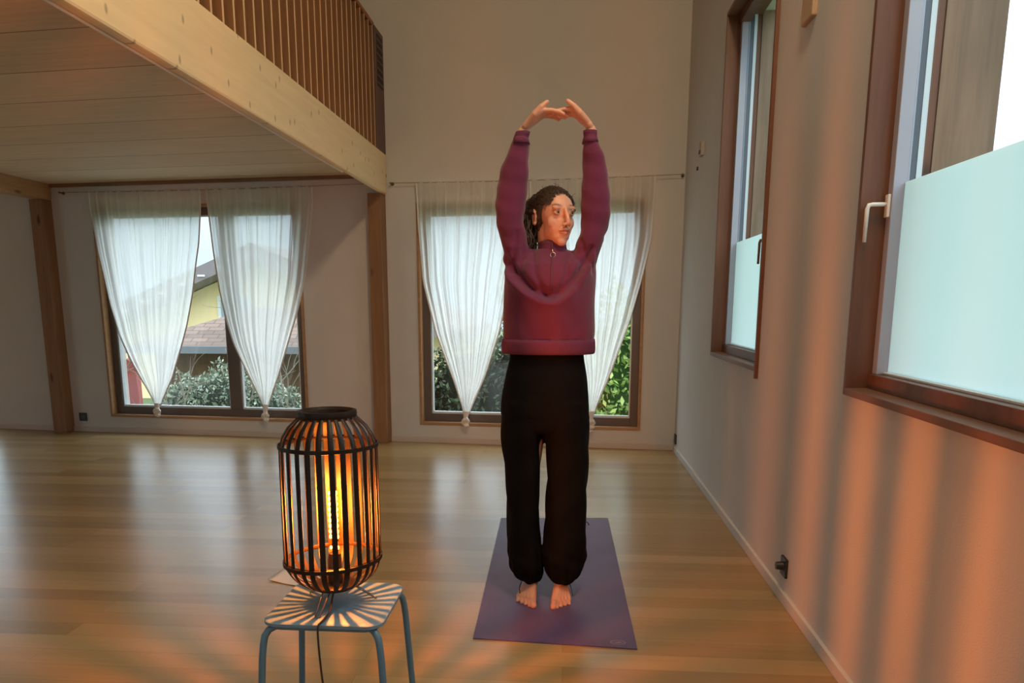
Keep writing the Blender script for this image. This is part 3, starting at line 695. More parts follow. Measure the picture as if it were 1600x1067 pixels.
# ------------------------------------------------------------------ person
person = thing('person', 'standing person in burgundy half-zip sweatshirt and black trousers, arms raised, fingers interlaced overhead', 'person', (-.085, 3.26, .005))
PC = Vector((-.085, 3.26, .005))
def body():
    b = MB(); HC = Vector((-.059, 3.262, 1.584))       # head centre
    HR = Matrix.Rotation(radians(31), 3, 'Z')           # face turned to picture right
    def h(p): return HC + HR @ (Vector(p) * 1.05)
    # trunk and limbs under the clothes
    b.tube([(-.08, 3.27, .80), (-.083, 3.275, .90), (-.083, 3.265, 1.0), (-.078, 3.262, 1.10), (-.075, 3.262, 1.22), (-.075, 3.265, 1.34), (-.075, 3.27, 1.41), (-.072, 3.272, 1.44)],
           [.10, .112, .095, .082, .085, .092, .075, .05], 24, r2=[.135, .155, .125, .112, .125, .14, .135, .07], up=(0, 1, 0))
    b.capsule([(-.073, 3.278, 1.42), (-.075, 3.275, 1.48), (-.080, 3.270, 1.54)], [.052, .046, .047], 20)
    for s, hip, knee, ank in ((-1, (-.155, 3.27, .86), (-.168, 3.262, .48), (-.142, 3.305, .085)), (1, (-.010, 3.27, .86), (.006, 3.262, .48), (-.008, 3.305, .085))):
        b.capsule([hip, ((hip[0] + knee[0]) / 2, 3.262, .68), knee, (knee[0], 3.29, .36), ((knee[0] + ank[0]) / 2, 3.30, .2), ank, (ank[0], 3.308, .05)], [.078, .068, .05, .052, .038, .031, .032], 18)
    for s, sh, el, wr in ((-1, (-.200, 3.268, 1.42), (-.232, 3.245, 1.64), (-.178, 3.222, 1.895)), (1, (.062, 3.268, 1.42), (.104, 3.245, 1.64), (.077, 3.222, 1.895))):
        b.capsule([sh, ((sh[0] + el[0]) / 2, 3.255, 1.54), el, ((el[0] + wr[0]) / 2 - .000 * s, 3.233, 1.78), ((el[0] + 4 * wr[0]) / 5, 3.224, 1.85), wr], [.034, .034, .034, .030, .0235, .0220], 18)
    # head
    b.ell(h((0, .014, .032)), (.073, .091, .080), HR)
    b.ell(h((0, -.017, .018)), (.066, .070, .078), HR)
    b.ell(h((0, -.032, -.035)), (.055, .054, .066), HR)
    b.ell(h((0, -.038, -.070)), (.042, .042, .036), HR)
    b.ell(h((0, -.058, -.092)), (.023, .020, .019), HR)
    b.ell(h((0, .0, -.06)), (.054, .052, .048), HR); b.ell(h((0, -.022, -.050)), (.054, .056, .052), HR)
    for s in (-1, 1):
        b.ell(h((s * .030, -.050, -.026)), (.027, .0215, .030), HR)     # cheek
        b.ell(h((s * .026, -.0725, .026)), (.026, .0105, .011), HR)       # brow ridge
        b.ell(h((s * .0105, -.096, -.036)), (.0075, .009, .0065), HR)   # nostril wing
        # upper and lower eyelid
        b.capsule([h((s * .019, -.081, .0095)), h((s * .030, -.0865, .0140)), h((s * .043, -.077, .0105))], [.0034, .0042, .0034], 8)
        b.capsule([h((s * .019, -.081, .0060)), h((s * .031, -.084, .0025)), h((s * .043, -.077, .0060))], [.0030, .0034, .003], 8)
        # ear
        ec = h((s * .072, .012, -.004)); ER = HR @ Matrix.Rotation(radians(s * 18), 3, 'Z')
        b.ell(ec, (.008, .017, .028), ER)
        rim = [ec + ER @ Vector((s * .008, .017 * sin(a) - .001, .027 * cos(a) + .002)) for a in [radians(q) for q in range(-60, 200, 20)]]
        b.capsule(rim, .0042, 8); b.ell(ec + ER @ Vector((s * .004, -.006, -.024)), (.006, .007, .008), ER)
    b.capsule([h((0, -.082, .022)), h((0, -.091, .004)), h((0, -.102, -.016)), h((0, -.102, -.031))], [.0085, .0078, .0088, .0098], 14)
    b.ell(h((0, -.080, -.056)), (.019, .012, .016), HR)
    b.capsule([h((-.020, -.079, -.0555)), h((-.007, -.0905, -.0515)), h((0, -.0905, -.0525)), h((.007, -.0905, -.0515)), h((.020, -.079, -.0555))], [.003, .005, .0046, .005, .003], 10)
    b.capsule([h((-.017, -.079, -.0625)), h((0, -.0895, -.0655)), h((.017, -.079, -.0625))], [.003, .0058, .003], 10)
    # hands: palms up overhead, fingers interlaced, thumbs to the front
    Yc = 3.222
    def hand(s, wr, kx, kz):
        wr = Vector(wr)
        # palm as a fan of metacarpals
        ys = [Yc - .0415 + i * .0275 for i in range(4)]
        if s > 0: ys = [y + .0137 for y in ys]
        for i, y in enumerate(ys):
            kn = Vector((kx + (.006 * abs(i - 1.2)) * (-1 if s < 0 else 1), y, kz + .006 - .001 * i))
            mid = (wr * .45 + kn * .55); mid.y = wr.y + (y - wr.y) * .75; mid.z += .003
            b.capsule([wr + Vector((0, (i - 1.5) * .007, 0)), mid, kn], [.0135, .0150, .0122], 12)
            if i < 3: 
                b.capsule([wr + Vector((0, (i - 1) * .008, 0)), Vector((mid.x, mid.y + .012, mid.z)), Vector((kn.x - (-.012 if s > 0 else .012) * -1, kn.y + .0137, kn.z - .002))], [.014, .0125, .006], 10)
            L = (.074, .082, .077, .060)[i] * 1.12; d = 1 if s < 0 else -1
            f = [kn, kn + Vector((d * L * .46, 0, -.001)), kn + Vector((d * L * .80, 0, -.007)), kn + Vector((d * L * .99, 0, -.015))]
            b.capsule(f, [.0088, .0082, .0074, .0064], 12)
        # thumb leaves the side of the palm
        d = 1 if s < 0 else -1
        tb = wr + Vector((d * .010, -.016, .012))
        b.capsule([tb, wr + Vector((d * .038, -.038, .038)), wr + Vector((d * .062, -.042, .063)), wr + Vector((d * .083, -.038, .080))], [.0130, .0135, .0108, .0084], 14)
        b.ell(wr + Vector((d * .028, -.020, .024)), (.018, .014, .013))
    hand(-1, (-.172, 3.218, 1.910), -.101, 1.956)
    hand(1, (.072, 3.218, 1.912), .008, 1.962)
    # feet
    for s, ak, bt, lt_ in ((-1, Vector((-.142, 3.308, .05)), Vector((-.122, 3.118, 0)), Vector((-.193, 3.185, 0))), (1, Vector((-.008, 3.308, .05)), Vector((-.040, 3.112, 0)), Vector((.027, 3.170, 0)))):
        b.ell((ak.x, 3.335, .028), (.028, .032, .0285))
        balli = Vector((bt.x + (-.006 if s < 0 else .004), bt.y + .058, .018)); ballo = Vector((lt_.x + (.004 if s < 0 else -.004), lt_.y + .045, .014))
        for f_ in np.linspace(0, 1, 5):
            e_ = balli.lerp(ballo, float(f_)); md = ak.lerp(e_, .5); md.z = .046 - .016 * float(f_)
            b.capsule([Vector((ak.x, ak.y + .005, .048 - .012 * float(f_))), md, e_], [.030, .022, .0165 - .003 * float(f_)], 12)
            b.capsule([Vector((ak.x, ak.y + .015, .02)), Vector((md.x, md.y, .016)), e_ - Vector((0, 0, .002))], [.02, .0155, .0135], 12)
        for i in range(5):
            f_ = i / 4; e_ = balli.lerp(ballo, f_); tp = bt.lerp(lt_, f_ ** 1.05); 
            if i == 1: tp.y -= .004
            r0 = (.0135, .0092, .0086, .0082, .0078)[i]
            tp = Vector((tp.x, tp.y + r0 * .6, r0 * .95 ))
            k_ = e_.lerp(tp, .55); k_.z = r0 * 1.35
            b.capsule([Vector((e_.x, e_.y, r0 * 1.3)), k_, tp], [r0 * 1.05, r0 * .98, r0], 12)
    b.v = [(p[0] , p[1], p[2] + (.0 if p[2] > .3 else 0.0)) for p in b.v]
    me = remesh(b, 'body', .0022, 3, .5)
    lap(me, 7, lambda c: (c[:, 2] > 1.47) & (np.linalg.norm(c - np.array(HC), axis=1) < .2) & (c[:, 2] < 1.74))
    c = co_get(me)
    # eye sockets and mouth line pressed in, in head coordinates
    HRi = np.array(HR.transposed()); q = (c - np.array(HC)) @ HRi.T / 1.05
    front = q[:, 1] < -.03; head = (c[:, 2] > 1.49) & (np.abs(q[:, 0]) < .1) & (q[:, 2] < .15) & (np.linalg.norm(q, axis=1) < .16)
    push = np.zeros(len(c))
    for s in (-1, 1):
        d2 = ((q[:, 0] - s * .031) / .013) ** 2 + ((q[:, 2] - .008) / .0065) ** 2
        push += .0055 * np.exp(-d2 * 1.1)
        d2 = ((q[:, 0] - s * .018) / .010) ** 2 + ((q[:, 2] - .010) / .012) ** 2
        push += .0035 * np.exp(-d2)
        d2 = ((q[:, 0] - s * .006) / .0035) ** 2 + ((q[:, 2] + .041) / .003) ** 2
        push += .004 * np.exp(-d2)
    d2 = ((q[:, 2] + .059 + 3.0 * q[:, 0] ** 2 * 0) / .0016) ** 2
    push += .0028 * np.exp(-d2) * (np.abs(q[:, 0]) < .021)
    push *= (front & head)
    dirn = (np.array(HR) @ np.array([0, 1, 0]))
    c += push[:, None] * dirn[None, :]
    # ease the soles flat
    c[:, 2] = np.where(c[:, 2] < .0058, .0058, c[:, 2])
    # skin colours, with shade painted into mouth line and nostrils
    base = np.array(s2l((214, 160, 132))); cols = np.tile(base, (len(c), 1))
    def blend(mask, col, k):
        w = np.clip(mask, 0, 1)[:, None] * k; cols[:] = cols * (1 - w) + np.array(col) * w
    hm = head & front
    lip = np.exp(-((np.abs(q[:, 0]) / .0175) ** 4) - ((q[:, 2] + .059) / .0068) ** 4) * hm * (q[:, 1] < -.07)
    blend(lip, s2l((172, 100, 90)), .7)
    blend(np.exp(-((q[:, 2] + .0592) / .0014) ** 2) * (np.abs(q[:, 0]) < .019) * hm * (q[:, 1] < -.07), s2l((90, 40, 38)), .8)
    for s in (-1, 1):
        brow = np.exp(-((q[:, 0] - s * .031) / .016) ** 4 - ((q[:, 2] - .0285 - .006 * np.cos((q[:, 0] - s * .034) * 60)) / .0042) ** 2) * hm
        blend(brow, s2l((84, 56, 42)), .8)
        blend(np.exp(-((q[:, 0] - s * .034) / .016) ** 2 - ((q[:, 2] + .028) / .020) ** 2) * hm, s2l((220, 146, 124)), .2)
        lash = np.exp(-((q[:, 0] - s * .031) / .013) ** 4 - ((q[:, 2] - .0135) / .0022) ** 2) * hm
        blend(lash, s2l((60, 38, 30)), .75)
        blend(np.exp(-((q[:, 0] - s * .006) / .003) ** 2 - ((q[:, 2] + .041) / .0025) ** 2) * hm, s2l((110, 50, 40)), .8)
    # toe and finger nails, knuckle pink
    toe = (c[:, 2] < .03) & (c[:, 1] < 3.2); blend(toe * .4, s2l((220, 140, 120)), .6)
    co_set(me, c - np.array(PC))
    color_attr(me, cols)
    return me, HC, HR
def mat_skin():
    m, t, p = newmat('skin'); a = N(t, 'ShaderNodeAttribute', attribute_name='tone')
    n = noise(t, coords(t), 30, 4)
    t.links.new(mixc(t, mixc(t, .0, (0, 0, 0), (0, 0, 0)), a.outputs['Color'], a.outputs['Color']), p.inputs['Base Color'])
    c = mixc(t, n, (.9, .88, .86), (1.06, 1.04, 1.04)); t.links.new(mixc(t, 1.0, a.outputs['Color'], c, 'MULTIPLY'), p.inputs['Base Color'])
    p.inputs['Roughness'].default_value = .48; p.inputs['Subsurface Weight'].default_value = .12; p.inputs['Subsurface Radius'].default_value = (.02, .008, .004)
    p.inputs['Subsurface Scale'].default_value = .3
    return m
me, HC, HR = body(); mobj(me, 'body', mat_skin(), person)
def loc(p): return tuple(Vector(p) - PC)
# eyes
for s in (-1, 1):
    b = MB(); b.ell((0, 0, 0), (.0118, .0118, .0118), nu=28, nv=20)
    m, t_, p_ = newmat('eyeball'); v_ = coords(t_); sp = N(t_, 'ShaderNodeSeparateXYZ'); t_.links.new(v_, sp.inputs[0])
    r_ = ramp(t_, sp.outputs['Y'], .0, .5, (1, 1, 1), (0, 0, 0))
    mth = N(t_, 'ShaderNodeMath', operation='MULTIPLY'); mth.inputs[1].default_value = -1 / .0118; t_.links.new(sp.outputs['Y'], mth.inputs[0])
    cr = N(t_, 'ShaderNodeValToRGB'); e_ = cr.color_ramp.elements; cr.color_ramp.interpolation = 'CONSTANT'
    e_[0].position = 0; e_[0].color = (.36, .31, .28, 1); e_[1].position = .868; e_[1].color = (.05, .025, .012, 1)
    q = cr.color_ramp.elements.new(.96); q.color = (.004, .003, .003, 1)
    t_.links.new(mth.outputs[0], cr.inputs[0]); t_.links.new(cr.outputs[0], p_.inputs['Base Color']); p_.inputs['Roughness'].default_value = .15
    o = b.build('eye', m, person, smooth=True); o.location = loc(HC + HR @ Vector((s * .0315, -.0745, .0085)))
    o.rotation_euler = (0, 0, radians(31 + 8))
    o['label'] = 'dark brown eye'

# hair: swept back over the crown, gathered low behind the ear
def hair():
    b = MB(); nu, nv = 96, 64; vs_ = []
    HCo = HC - PC
    for j in range(nv + 1):
        th = pi * j / nv
        for i in range(nu):
            ph = 2 * pi * i / nu; d = Vector((sin(th) * cos(ph), sin(th) * sin(ph), cos(th)))   # -y is the face
            R0 = 1 / sqrt((d.x / .078) ** 2 + (d.y / (.099 if d.y > 0 else .088)) ** 2 + (d.z / (.088 if d.z > 0 else .10)) ** 2)
            # hairline: free face region
            el = math.asin(max(-1, min(1, d.z))); az = atan2(abs(d.x), -d.y)   # az 0 at face, pi at back
            lim = radians(36) - (radians(26) * max(0, (az - .35) / .8) if az > .35 else 0)
            if az > 1.22: lim = radians(-16) - radians(46) * min(1, (az - 1.22) / .35)
            elif az > 1.0: lim = min(lim, radians(20) - radians(36) * (az - 1.0) / .22)
            k = 1 / (1 + exp(-(el - lim) / .045))
            if d.z < -.80: k *= 0
            wob = .35 * .0022 * sin(az * 34 + el * 5) + .0018 * sin(el * 23 + 3 * ph) + .0012 * sin(7 * ph + 9 * el)
            R = R0 * (.78 * (1 - k) + 1.0 * k) + k * wob
            vs_.append(HCo + HR @ (d * R * (1.04 + .035 * max(0, d.z) + .03 * max(0, d.y) + .95 * max(0, -.6 * d.x + .8 * d.y - .72) * (d.z > -.7))) + HR @ Vector((0, .012, .018)))
    fs = [(j * nu + i, (j + 1) * nu + i, (j + 1) * nu + (i + 1) % nu, j * nu + (i + 1) % nu) for j in range(nv) for i in range(nu)]
    b.add(vs_, fs)
    def h(p): return HCo + HR @ (Vector(p) * 1.05)
    # loose locks behind the ear, down to the nape, and along the temple
    rr = random.Random(5)
    for i in range(80):
        x = rr.uniform(-.092, -.040); y0 = rr.uniform(.035, .095); z0 = rr.uniform(-.04, .02)
        P = [h((x, y0, z0)), h((x * 1.04 + rr.uniform(-.008, .008), y0 + rr.uniform(-.012, .010), z0 - .03)), h((x + rr.uniform(-.014, .014), y0 - .004 + rr.uniform(-.016, .010), z0 - .055)), h((x + rr.uniform(-.016, .016), y0 - .008 + rr.uniform(-.018, .014), z0 - .080 - rr.uniform(0, .015)))]
        b.tube(catmull(P, 4), [.0030] * 9 + [.0026, .0020, .0014, .0007], 6)
    for i in range(46):
        x = rr.uniform(-.0, .070); y0 = rr.uniform(.045, .085); z0 = rr.uniform(-.02, .04)
        P = [h((x, y0, z0)), h((x * 1.02, y0, z0 - .035)), h((x * .8, y0 - .01, z0 - .07))]
        b.tube(catmull(P, 4), [.0045] * 6 + [.003, .002, .001], 6)
    # combed strands over the crown
    for i in range(760):
        a = rr.uniform(-1.25, 1.25); P = []
        s0 = rr.uniform(0.0, .12) if i % 2 else rr.uniform(.1, .6); wv_ = rr.uniform(0, 6.28); wa = rr.uniform(.02, .06)
        for k in range(9):
            t = s0 + (1 - s0) * k / 8
            # path from the hairline over the crown to the back, in the plane leaning by a
            az_ = radians(35) + t * radians(143)
            aw = a + wa * sin(t * 16 + wv_)
            d = Vector((sin(aw) * sin(az_), -cos(az_), cos(aw) * sin(az_)))
            R0 = 1 / sqrt((d.x / .078) ** 2 + (d.y / (.099 if d.y > 0 else .088)) ** 2 + (d.z / (.088 if d.z > 0 else .10)) ** 2)
            P.append(HCo + HR @ (d * (1.04 + .035 * max(0, d.z) + .03 * max(0, d.y) + .95 * max(0, -.6 * d.x + .8 * d.y - .72) * (d.z > -.7)) * (R0 + .0008 + .0035 * rr.random())) + HR @ Vector((0, .012, .018)))
        b.tube(P, [.0006, .0009, .0011, .0012, .0012, .0012, .0011, .0009, .0004], 4)
    for i in range(260):     # small curls over the surface and around the outline
        a = rr.uniform(-1.5, 1.5); az_ = radians(rr.uniform(48, 178)); d = Vector((sin(a) * sin(az_), -cos(az_), cos(a) * sin(az_)))
        R0 = 1 / sqrt((d.x / .078) ** 2 + (d.y / (.099 if d.y > 0 else .088)) ** 2 + (d.z / (.088 if d.z > 0 else .10)) ** 2) * (1.04 + .035 * max(0, d.z) + .03 * max(0, d.y) + .95 * max(0, -.6 * d.x + .8 * d.y - .72) * (d.z > -.7))
        t1 = d.orthogonal().normalized(); t2 = d.cross(t1); t1 = t1 * cos(a * 3 + i) + t2 * sin(a * 3 + i); t2 = d.cross(t1)
        hr_ = rr.uniform(.0025, .0048); ln = rr.uniform(.012, .030); P = []
        for k in range(15):
            u = k / 14; an = u * 9 + i
            P.append(HCo + HR @ (d * (R0 + .0015 + hr_ * (.5 + .6 * cos(an))) + t1 * (ln * (u - .5)) + t2 * (hr_ * sin(an)) + Vector((0, .012, .018))))
        b.tube(P, [.0005] + [.0011] * 13 + [.0004], 4)
    for i in range(22):      # flyaway curls
        a = rr.uniform(-1.2, 1.0); az_ = radians(rr.uniform(50, 150)); d = Vector((sin(a) * sin(az_), -cos(az_), cos(a) * sin(az_)))
        p0 = HCo + HR @ (d * .085) + HR @ Vector((0, .012, .020)); tdir = Vector((rr.uniform(-1, 1), rr.uniform(-1, 1), rr.uniform(-.2, 1))).normalized()
        b.tube(catmull([p0, p0 + HR @ d * .010 + tdir * .004, p0 + HR @ d * .016 + tdir * .014, p0 + HR @ d * .010 + tdir * .024], 4), .0006, 4)
    m, t, p = newmat('brown_hair'); n = noise(t, coords(t, (1, 1, .3)), 90, 4)
    t.links.new(mixc(t, n, s2l((30, 22, 17)), s2l((86, 67, 52))), p.inputs['Base Color']); p.inputs['Roughness'].default_value = .42
    p.inputs['Specular IOR Level'].default_value = .4
    b.build('hair', m, person, smooth=True)
hair()

# ------------------------------------------------------------------ clothes
def lerpk(keys, z):
    if z >= keys[0][0]: return keys[0][1:]
    for a, c in zip(keys[:-1], keys[1:]):
        if a[0] >= z >= c[0]:
            f = (a[0] - z) / (a[0] - c[0]); return tuple(a[i] + (c[i] - a[i]) * f for i in range(1, len(a)))
    return keys[-1][1:]
def smooth_keys(keys, step):
    """catmull resample of (z, a, b, c..) keys"""
    P = [Vector(k) if len(k) <= 3 else k for k in keys]; out = []
    for i in range(len(keys) - 1):
        p0, p1, p2, p3 = keys[max(0, i - 1)], keys[i], keys[i + 1], keys[min(len(keys) - 1, i + 2)]
        n = max(1, int(abs(p2[0] - p1[0]) / step))
        for k in range(n):
            s = k / n; out.append(tuple(.5 * (2 * b_ + (-a + c) * s + (2 * a - 5 * b_ + 4 * c - d) * s * s + (-a + 3 * b_ - 3 * c + d) * s ** 3) for a, b_, c, d in zip(p0, p1, p2, p3)))
    out.append(keys[-1]); return out
def zloft(b, keys, n=48, pw=.85, step=.02):
    """keys: z, x0, x1, y0, y1"""
    K = smooth_keys(keys, step); base = len(b.v)
    for (z, x0, x1, y0, y1) in K:
        cx, cy, rx, ry = (x0 + x1) / 2, (y0 + y1) / 2, (x1 - x0) / 2, (y1 - y0) / 2
        for k in range(n):
            a = 2 * pi * k / n; ca, sa = cos(a), sin(a)
            b.v.append((cx + rx * math.copysign(abs(ca) ** pw, ca), cy + ry * math.copysign(abs(sa) ** pw, sa), z))
    m = len(K)
    for i in range(m - 1):
        for k in range(n):
            a = base + i * n + k; c = base + i * n + (k + 1) % n; b.f.append((a, c, c + n, a + n))
    b.f.append(tuple(base + k for k in reversed(range(n)))); b.f.append(tuple(base + (m - 1) * n + k for k in range(n)))
def seg_dist(c, pts):
    """distance in x-z plane of points to polyline"""
    D = np.full(len(c), 9.0); S = np.zeros(len(c)); p = c[:, [0, 2]]
    for a, e in zip(pts[:-1], pts[1:]):
        a = np.array(a); e = np.array(e); d = e - a; t = np.clip(((p - a) @ d) / (d @ d), 0, 1)
        v = p - (a + t[:, None] * d); dist = np.linalg.norm(v, axis=1); m = dist < D; D[m] = dist[m]
    return D
def sweatshirt():
    b = MB()
    zloft(b, [(1.095, -.259, .108, 3.135, 3.385), (1.13, -.260, .112, 3.128, 3.388), (1.20, -.259, .110, 3.118, 3.388), (1.27, -.257, .108, 3.112, 3.388), (1.34, -.254, .112, 3.122, 3.388), (1.40, -.247, .108, 3.150, 3.385),
              (1.425, -.215, .075, 3.180, 3.372), (1.445, -.165, .020, 3.202, 3.36), (1.460, -.128, -.004, 3.212, 3.345)], pw=.95)
    for s, K in ((-1, [(1.36, -.238, -.150), (1.43, -.252, -.150), (1.49, -.268, -.160), (1.555, -.283, -.176), (1.63, -.292, -.170), (1.70, -.281, -.164), (1.77, -.263, -.158), (1.82, -.243, -.157), (1.855, -.225, -.158), (1.872, -.213, -.160)]),
                 (1, [(1.36, .01, .100), (1.43, .018, .118), (1.49, .034, .137), (1.555, .048, .155), (1.63, .046, .163), (1.70, .046, .155), (1.77, .048, .141), (1.82, .050, .124), (1.855, .052, .110), (1.872, .053, .100)])):
        keys = [(z, x0, x1, 3.262 - .030 * (z - 1.36) / .5 - (.068 - .026 * (z - 1.36) / .51), 3.262 - .030 * (z - 1.36) / .5 + (.068 - .026 * (z - 1.36) / .51)) for z, x0, x1 in K]
        zloft(b, keys, 40, .92)
    # shoulder bridges bunched up between collar and sleeve
    b.capsule([(-.220, 3.27, 1.425), (-.172, 3.268, 1.428), (-.118, 3.272, 1.418)], [.044, .043, .038], 18)
    b.capsule([(.07, 3.27, 1.42), (.030, 3.268, 1.420), (-.030, 3.272, 1.402)], [.042, .040, .036], 18)
    
    me = remesh(b, 'sweatshirt', .0055, 7, .5)
    c = co_get(me); nn = no_get(me); x, y, z = c[:, 0], c[:, 1], c[:, 2]
    disp = np.zeros(len(c)); fr = np.clip(-nn[:, 1] * 1.6, 0, 1)
    xc = x + .062; zU = 1.252 + np.where(xc < 0, 3.9 * xc ** 2, 7.5 * xc ** 2); d = z - zU
    torso = (z < 1.47) & (x > -.25) & (x < .10); k = fr * torso
    disp += k * (.027 * np.exp(-np.abs(d) / .050) * (d < 0) + .027 * np.exp(-(d / .012) ** 2) * (d >= 0) - .024 * np.exp(-((d - .032) / .024) ** 2) * (d > 0))
    # folds running from the shoulders and collar down into the slack
    for pts, w, a in (([(-.135, 1.45), (-.125, 1.36), (-.085, 1.275)], .009, -.013), ([(-.175, 1.46), (-.185, 1.37), (-.14, 1.30)], .010, -.009), 
                      ([(.0, 1.43), (-.005, 1.36), (-.035, 1.285)], .008, -.012), ([(.05, 1.45), (.055, 1.37), (.03, 1.31)], .009, -.010), 
                      ([(-.24, 1.40), (-.215, 1.33), (-.16, 1.285)], .012, .008),
                      ([(-.20, 1.52), (-.215, 1.44), (-.22, 1.37)], .009, -.010), ([(.045, 1.49), (.075, 1.42), (.095, 1.37)], .009, -.010)):
        dist = seg_dist(c, pts); disp += fr * a * 1.0 * np.exp(-(dist / w) ** 2)
    slv = (z > 1.46)
    disp += slv * (.0024 * np.sin(z * 41 + 12 * x + 34 * y + 1.5 * np.sin(z * 17)) + .0012 * np.sin(z * 88 - 40 * y + 21 * x))
    disp += slv * np.exp(-((z - 1.855) / .02) ** 2) * .0012 * (1 + np.sin(np.arctan2(y - 3.23, x - np.where(x < -.08, -.19, .08)) * 9))
    low = (z < 1.22)
    disp += low * (.0026 * np.sin(x * 52 + 6 * z + 9 * y) * np.clip((1.22 - z) / .1, 0, 1) + .002 * np.sin(x * 95 + y * 60) * np.exp(-((z - 1.10) / .03) ** 2))
    disp += (~slv) * .0016 * np.sin(z * 45 + x * 20 + np.sin(x * 40) * 1.5)
    ed = np.clip((x + .262) / .035, 0, 1) * np.clip((.118 - x) / .035, 0, 1)
    disp = np.where(z < 1.5, disp * ed, disp)
    c += nn * disp[:, None]
    c[:, 2] = np.where((z < 1.10) , 1.095, c[:, 2])
    co_set(me, c); lap(me, 3); c = co_get(me); c[:, 2] = np.where(z < 1.10, 1.095, c[:, 2]); co_set(me, c - np.array(PC)); return me
M_swt, t_, p_ = newmat('burgundy_fleece'); v_ = coords(t_)
n1_ = noise(t_, v_, 420, 2); n2_ = noise(t_, v_, 9, 4)
cs = (.145, .024, .062)
t_.links.new(mixc(t_, n2_, tuple(q * .86 for q in cs), tuple(q * 1.12 for q in cs)), p_.inputs['Base Color']); p_.inputs['Roughness'].default_value = .9
p_.inputs['Sheen Weight'].default_value = .25; p_.inputs['Sheen Roughness'].default_value = .5; p_.inputs['Specular IOR Level'].default_value = .2
bump(t_, p_, n1_, .25, .002)
M_rib, t_, p_ = newmat('burgundy_rib'); wv = N(t_, 'ShaderNodeTexWave'); wv.inputs['Scale'].default_value = 90; t_.links.new(coords(t_), wv.inputs['Vector'])
p_.inputs['Base Color'].default_value = (.27, .038, .075, 1); p_.inputs['Roughness'].default_value = .9; bump(t_, p_, wv.outputs['Fac'], .3, .002)
t_.links.new(mixc(t_, noise(t_, coords(t_), 12), (.125, .022, .058), (.15, .027, .068)), p_.inputs['Base Color'])
sw = mobj(sweatshirt(), 'sweatshirt', M_swt, person); sw['label'] = 'burgundy half-zip sweatshirt'
def band(name, keys, par, n=72, th=.004, wob=.0, pw=.95, sub=0):
    K = smooth_keys(keys, .008); b = MB(); rings = []
    for (z, x0, x1, y0, y1) in K:
        cx, cy, rx, ry = (x0 + x1) / 2, (y0 + y1) / 2, (x1 - x0) / 2, (y1 - y0) / 2; r_ = []
        for k in range(n):
            a = 2 * pi * k / n; ca, sa = cos(a), sin(a); w_ = wob * sin(a * 24)
            r_.append(((rx + w_) * math.copysign(abs(ca) ** pw, ca) + cx - PC.x, (ry + w_) * math.copysign(abs(sa) ** pw, sa) + cy - PC.y, z - PC.z))
        rings.append(r_)
    b.add([p for r_ in rings for p in r_], [(i * n + k, i * n + (k + 1) % n, (i + 1) * n + (k + 1) % n, (i + 1) * n + k) for i in range(len(K) - 1) for k in range(n)])
    o = b.build(name, M_rib, par, smooth=True); s = o.modifiers.new('t', 'SOLIDIFY'); s.thickness = th; s.offset = -1; return o
band('hem_band', [(1.108, -.258, .108, 3.132, 3.385), (1.095, -.261, .110, 3.128, 3.388), (1.075, -.262, .111, 3.130, 3.388), (1.056, -.261, .110, 3.134, 3.386), (1.052, -.257, .106, 3.138, 3.382)], sw, wob=.0012)
for (a, c_) in (((-.218, -.160), (-.2085, -.153)), ((.051, .103), (.0485, .1015))):
    band('cuff', [(1.850, a[0] - .006, a[1] + .006, 3.184, 3.280), (1.864, a[0] - .003, a[1] + .003, 3.187, 3.275), (1.873, a[0], a[1], 3.194, 3.260), (1.882, (a[0] + c_[0]) / 2, (a[1] + c_[1]) / 2, 3.194, 3.252), (1.893, c_[0], c_[1], 3.190, 3.246)], sw, 48, .004, .0008, .95)
# stand-up collar, zip and ring
band('collar', [(1.425, -.135, .005, 3.205, 3.350), (1.445, -.126, .000, 3.206, 3.340), (1.465, -.120, -.007, 3.210, 3.334), (1.485, -.118, -.010, 3.208, 3.332), (1.490, -.116, -.012, 3.210, 3.330)], sw, 60, .0045, 0, .95)
from mathutils.bvhtree import BVHTree
_bv = BVHTree.FromPolygons([v.co.copy() for v in sw.data.vertices], [tuple(p.vertices) for p in sw.data.polygons])
def front_y(x, z, dflt):
    h_ = _bv.ray_cast(Vector((x - PC.x, -1, z - PC.z)), Vector((0, 1, 0)))
    return h_[0].y + PC.y if h_[0] is not None else dflt
b = MB(); P = [(-.064, 3.207, 1.488), (-.064, 3.205, 1.470)] + [(-.0635, min(3.205, front_y(-.0635, z_, 3.2)) - .0012, z_) for z_ in (1.452, 1.44, 1.425, 1.41, 1.395, 1.38, 1.36, 1.34, 1.32, 1.30, 1.285)]
b.tube([Vector(p) - PC for p in catmull(P, 4)],   .0016, 8, r2=.0032, up=(0, 1, 0)); z_ = b.build('zipper', plain('zip_tape', (.10, .02, .035), .6), sw, smooth=True)
b = MB(); rc = Vector((-.060, min(3.2, front_y(-.06, 1.434, 3.2)) - .004, 1.434)) - PC; b.tube([rc + Vector((.0095 * cos(a), -.003, .0095 * sin(a))) for a in [2 * pi * i / 20 for i in range(21)]], .0017, 8)
b.tube([rc + Vector((-.003, 0, .022)), rc + Vector((0, -.003, .009))], .0022, 8)
zp = b.build('zipper_pull', plain('zip_metal', (.75, .72, .68), .25, .05, 10, 1.0), z_ if False else sw, smooth=True); zp['label'] = 'silver ring zip pull'

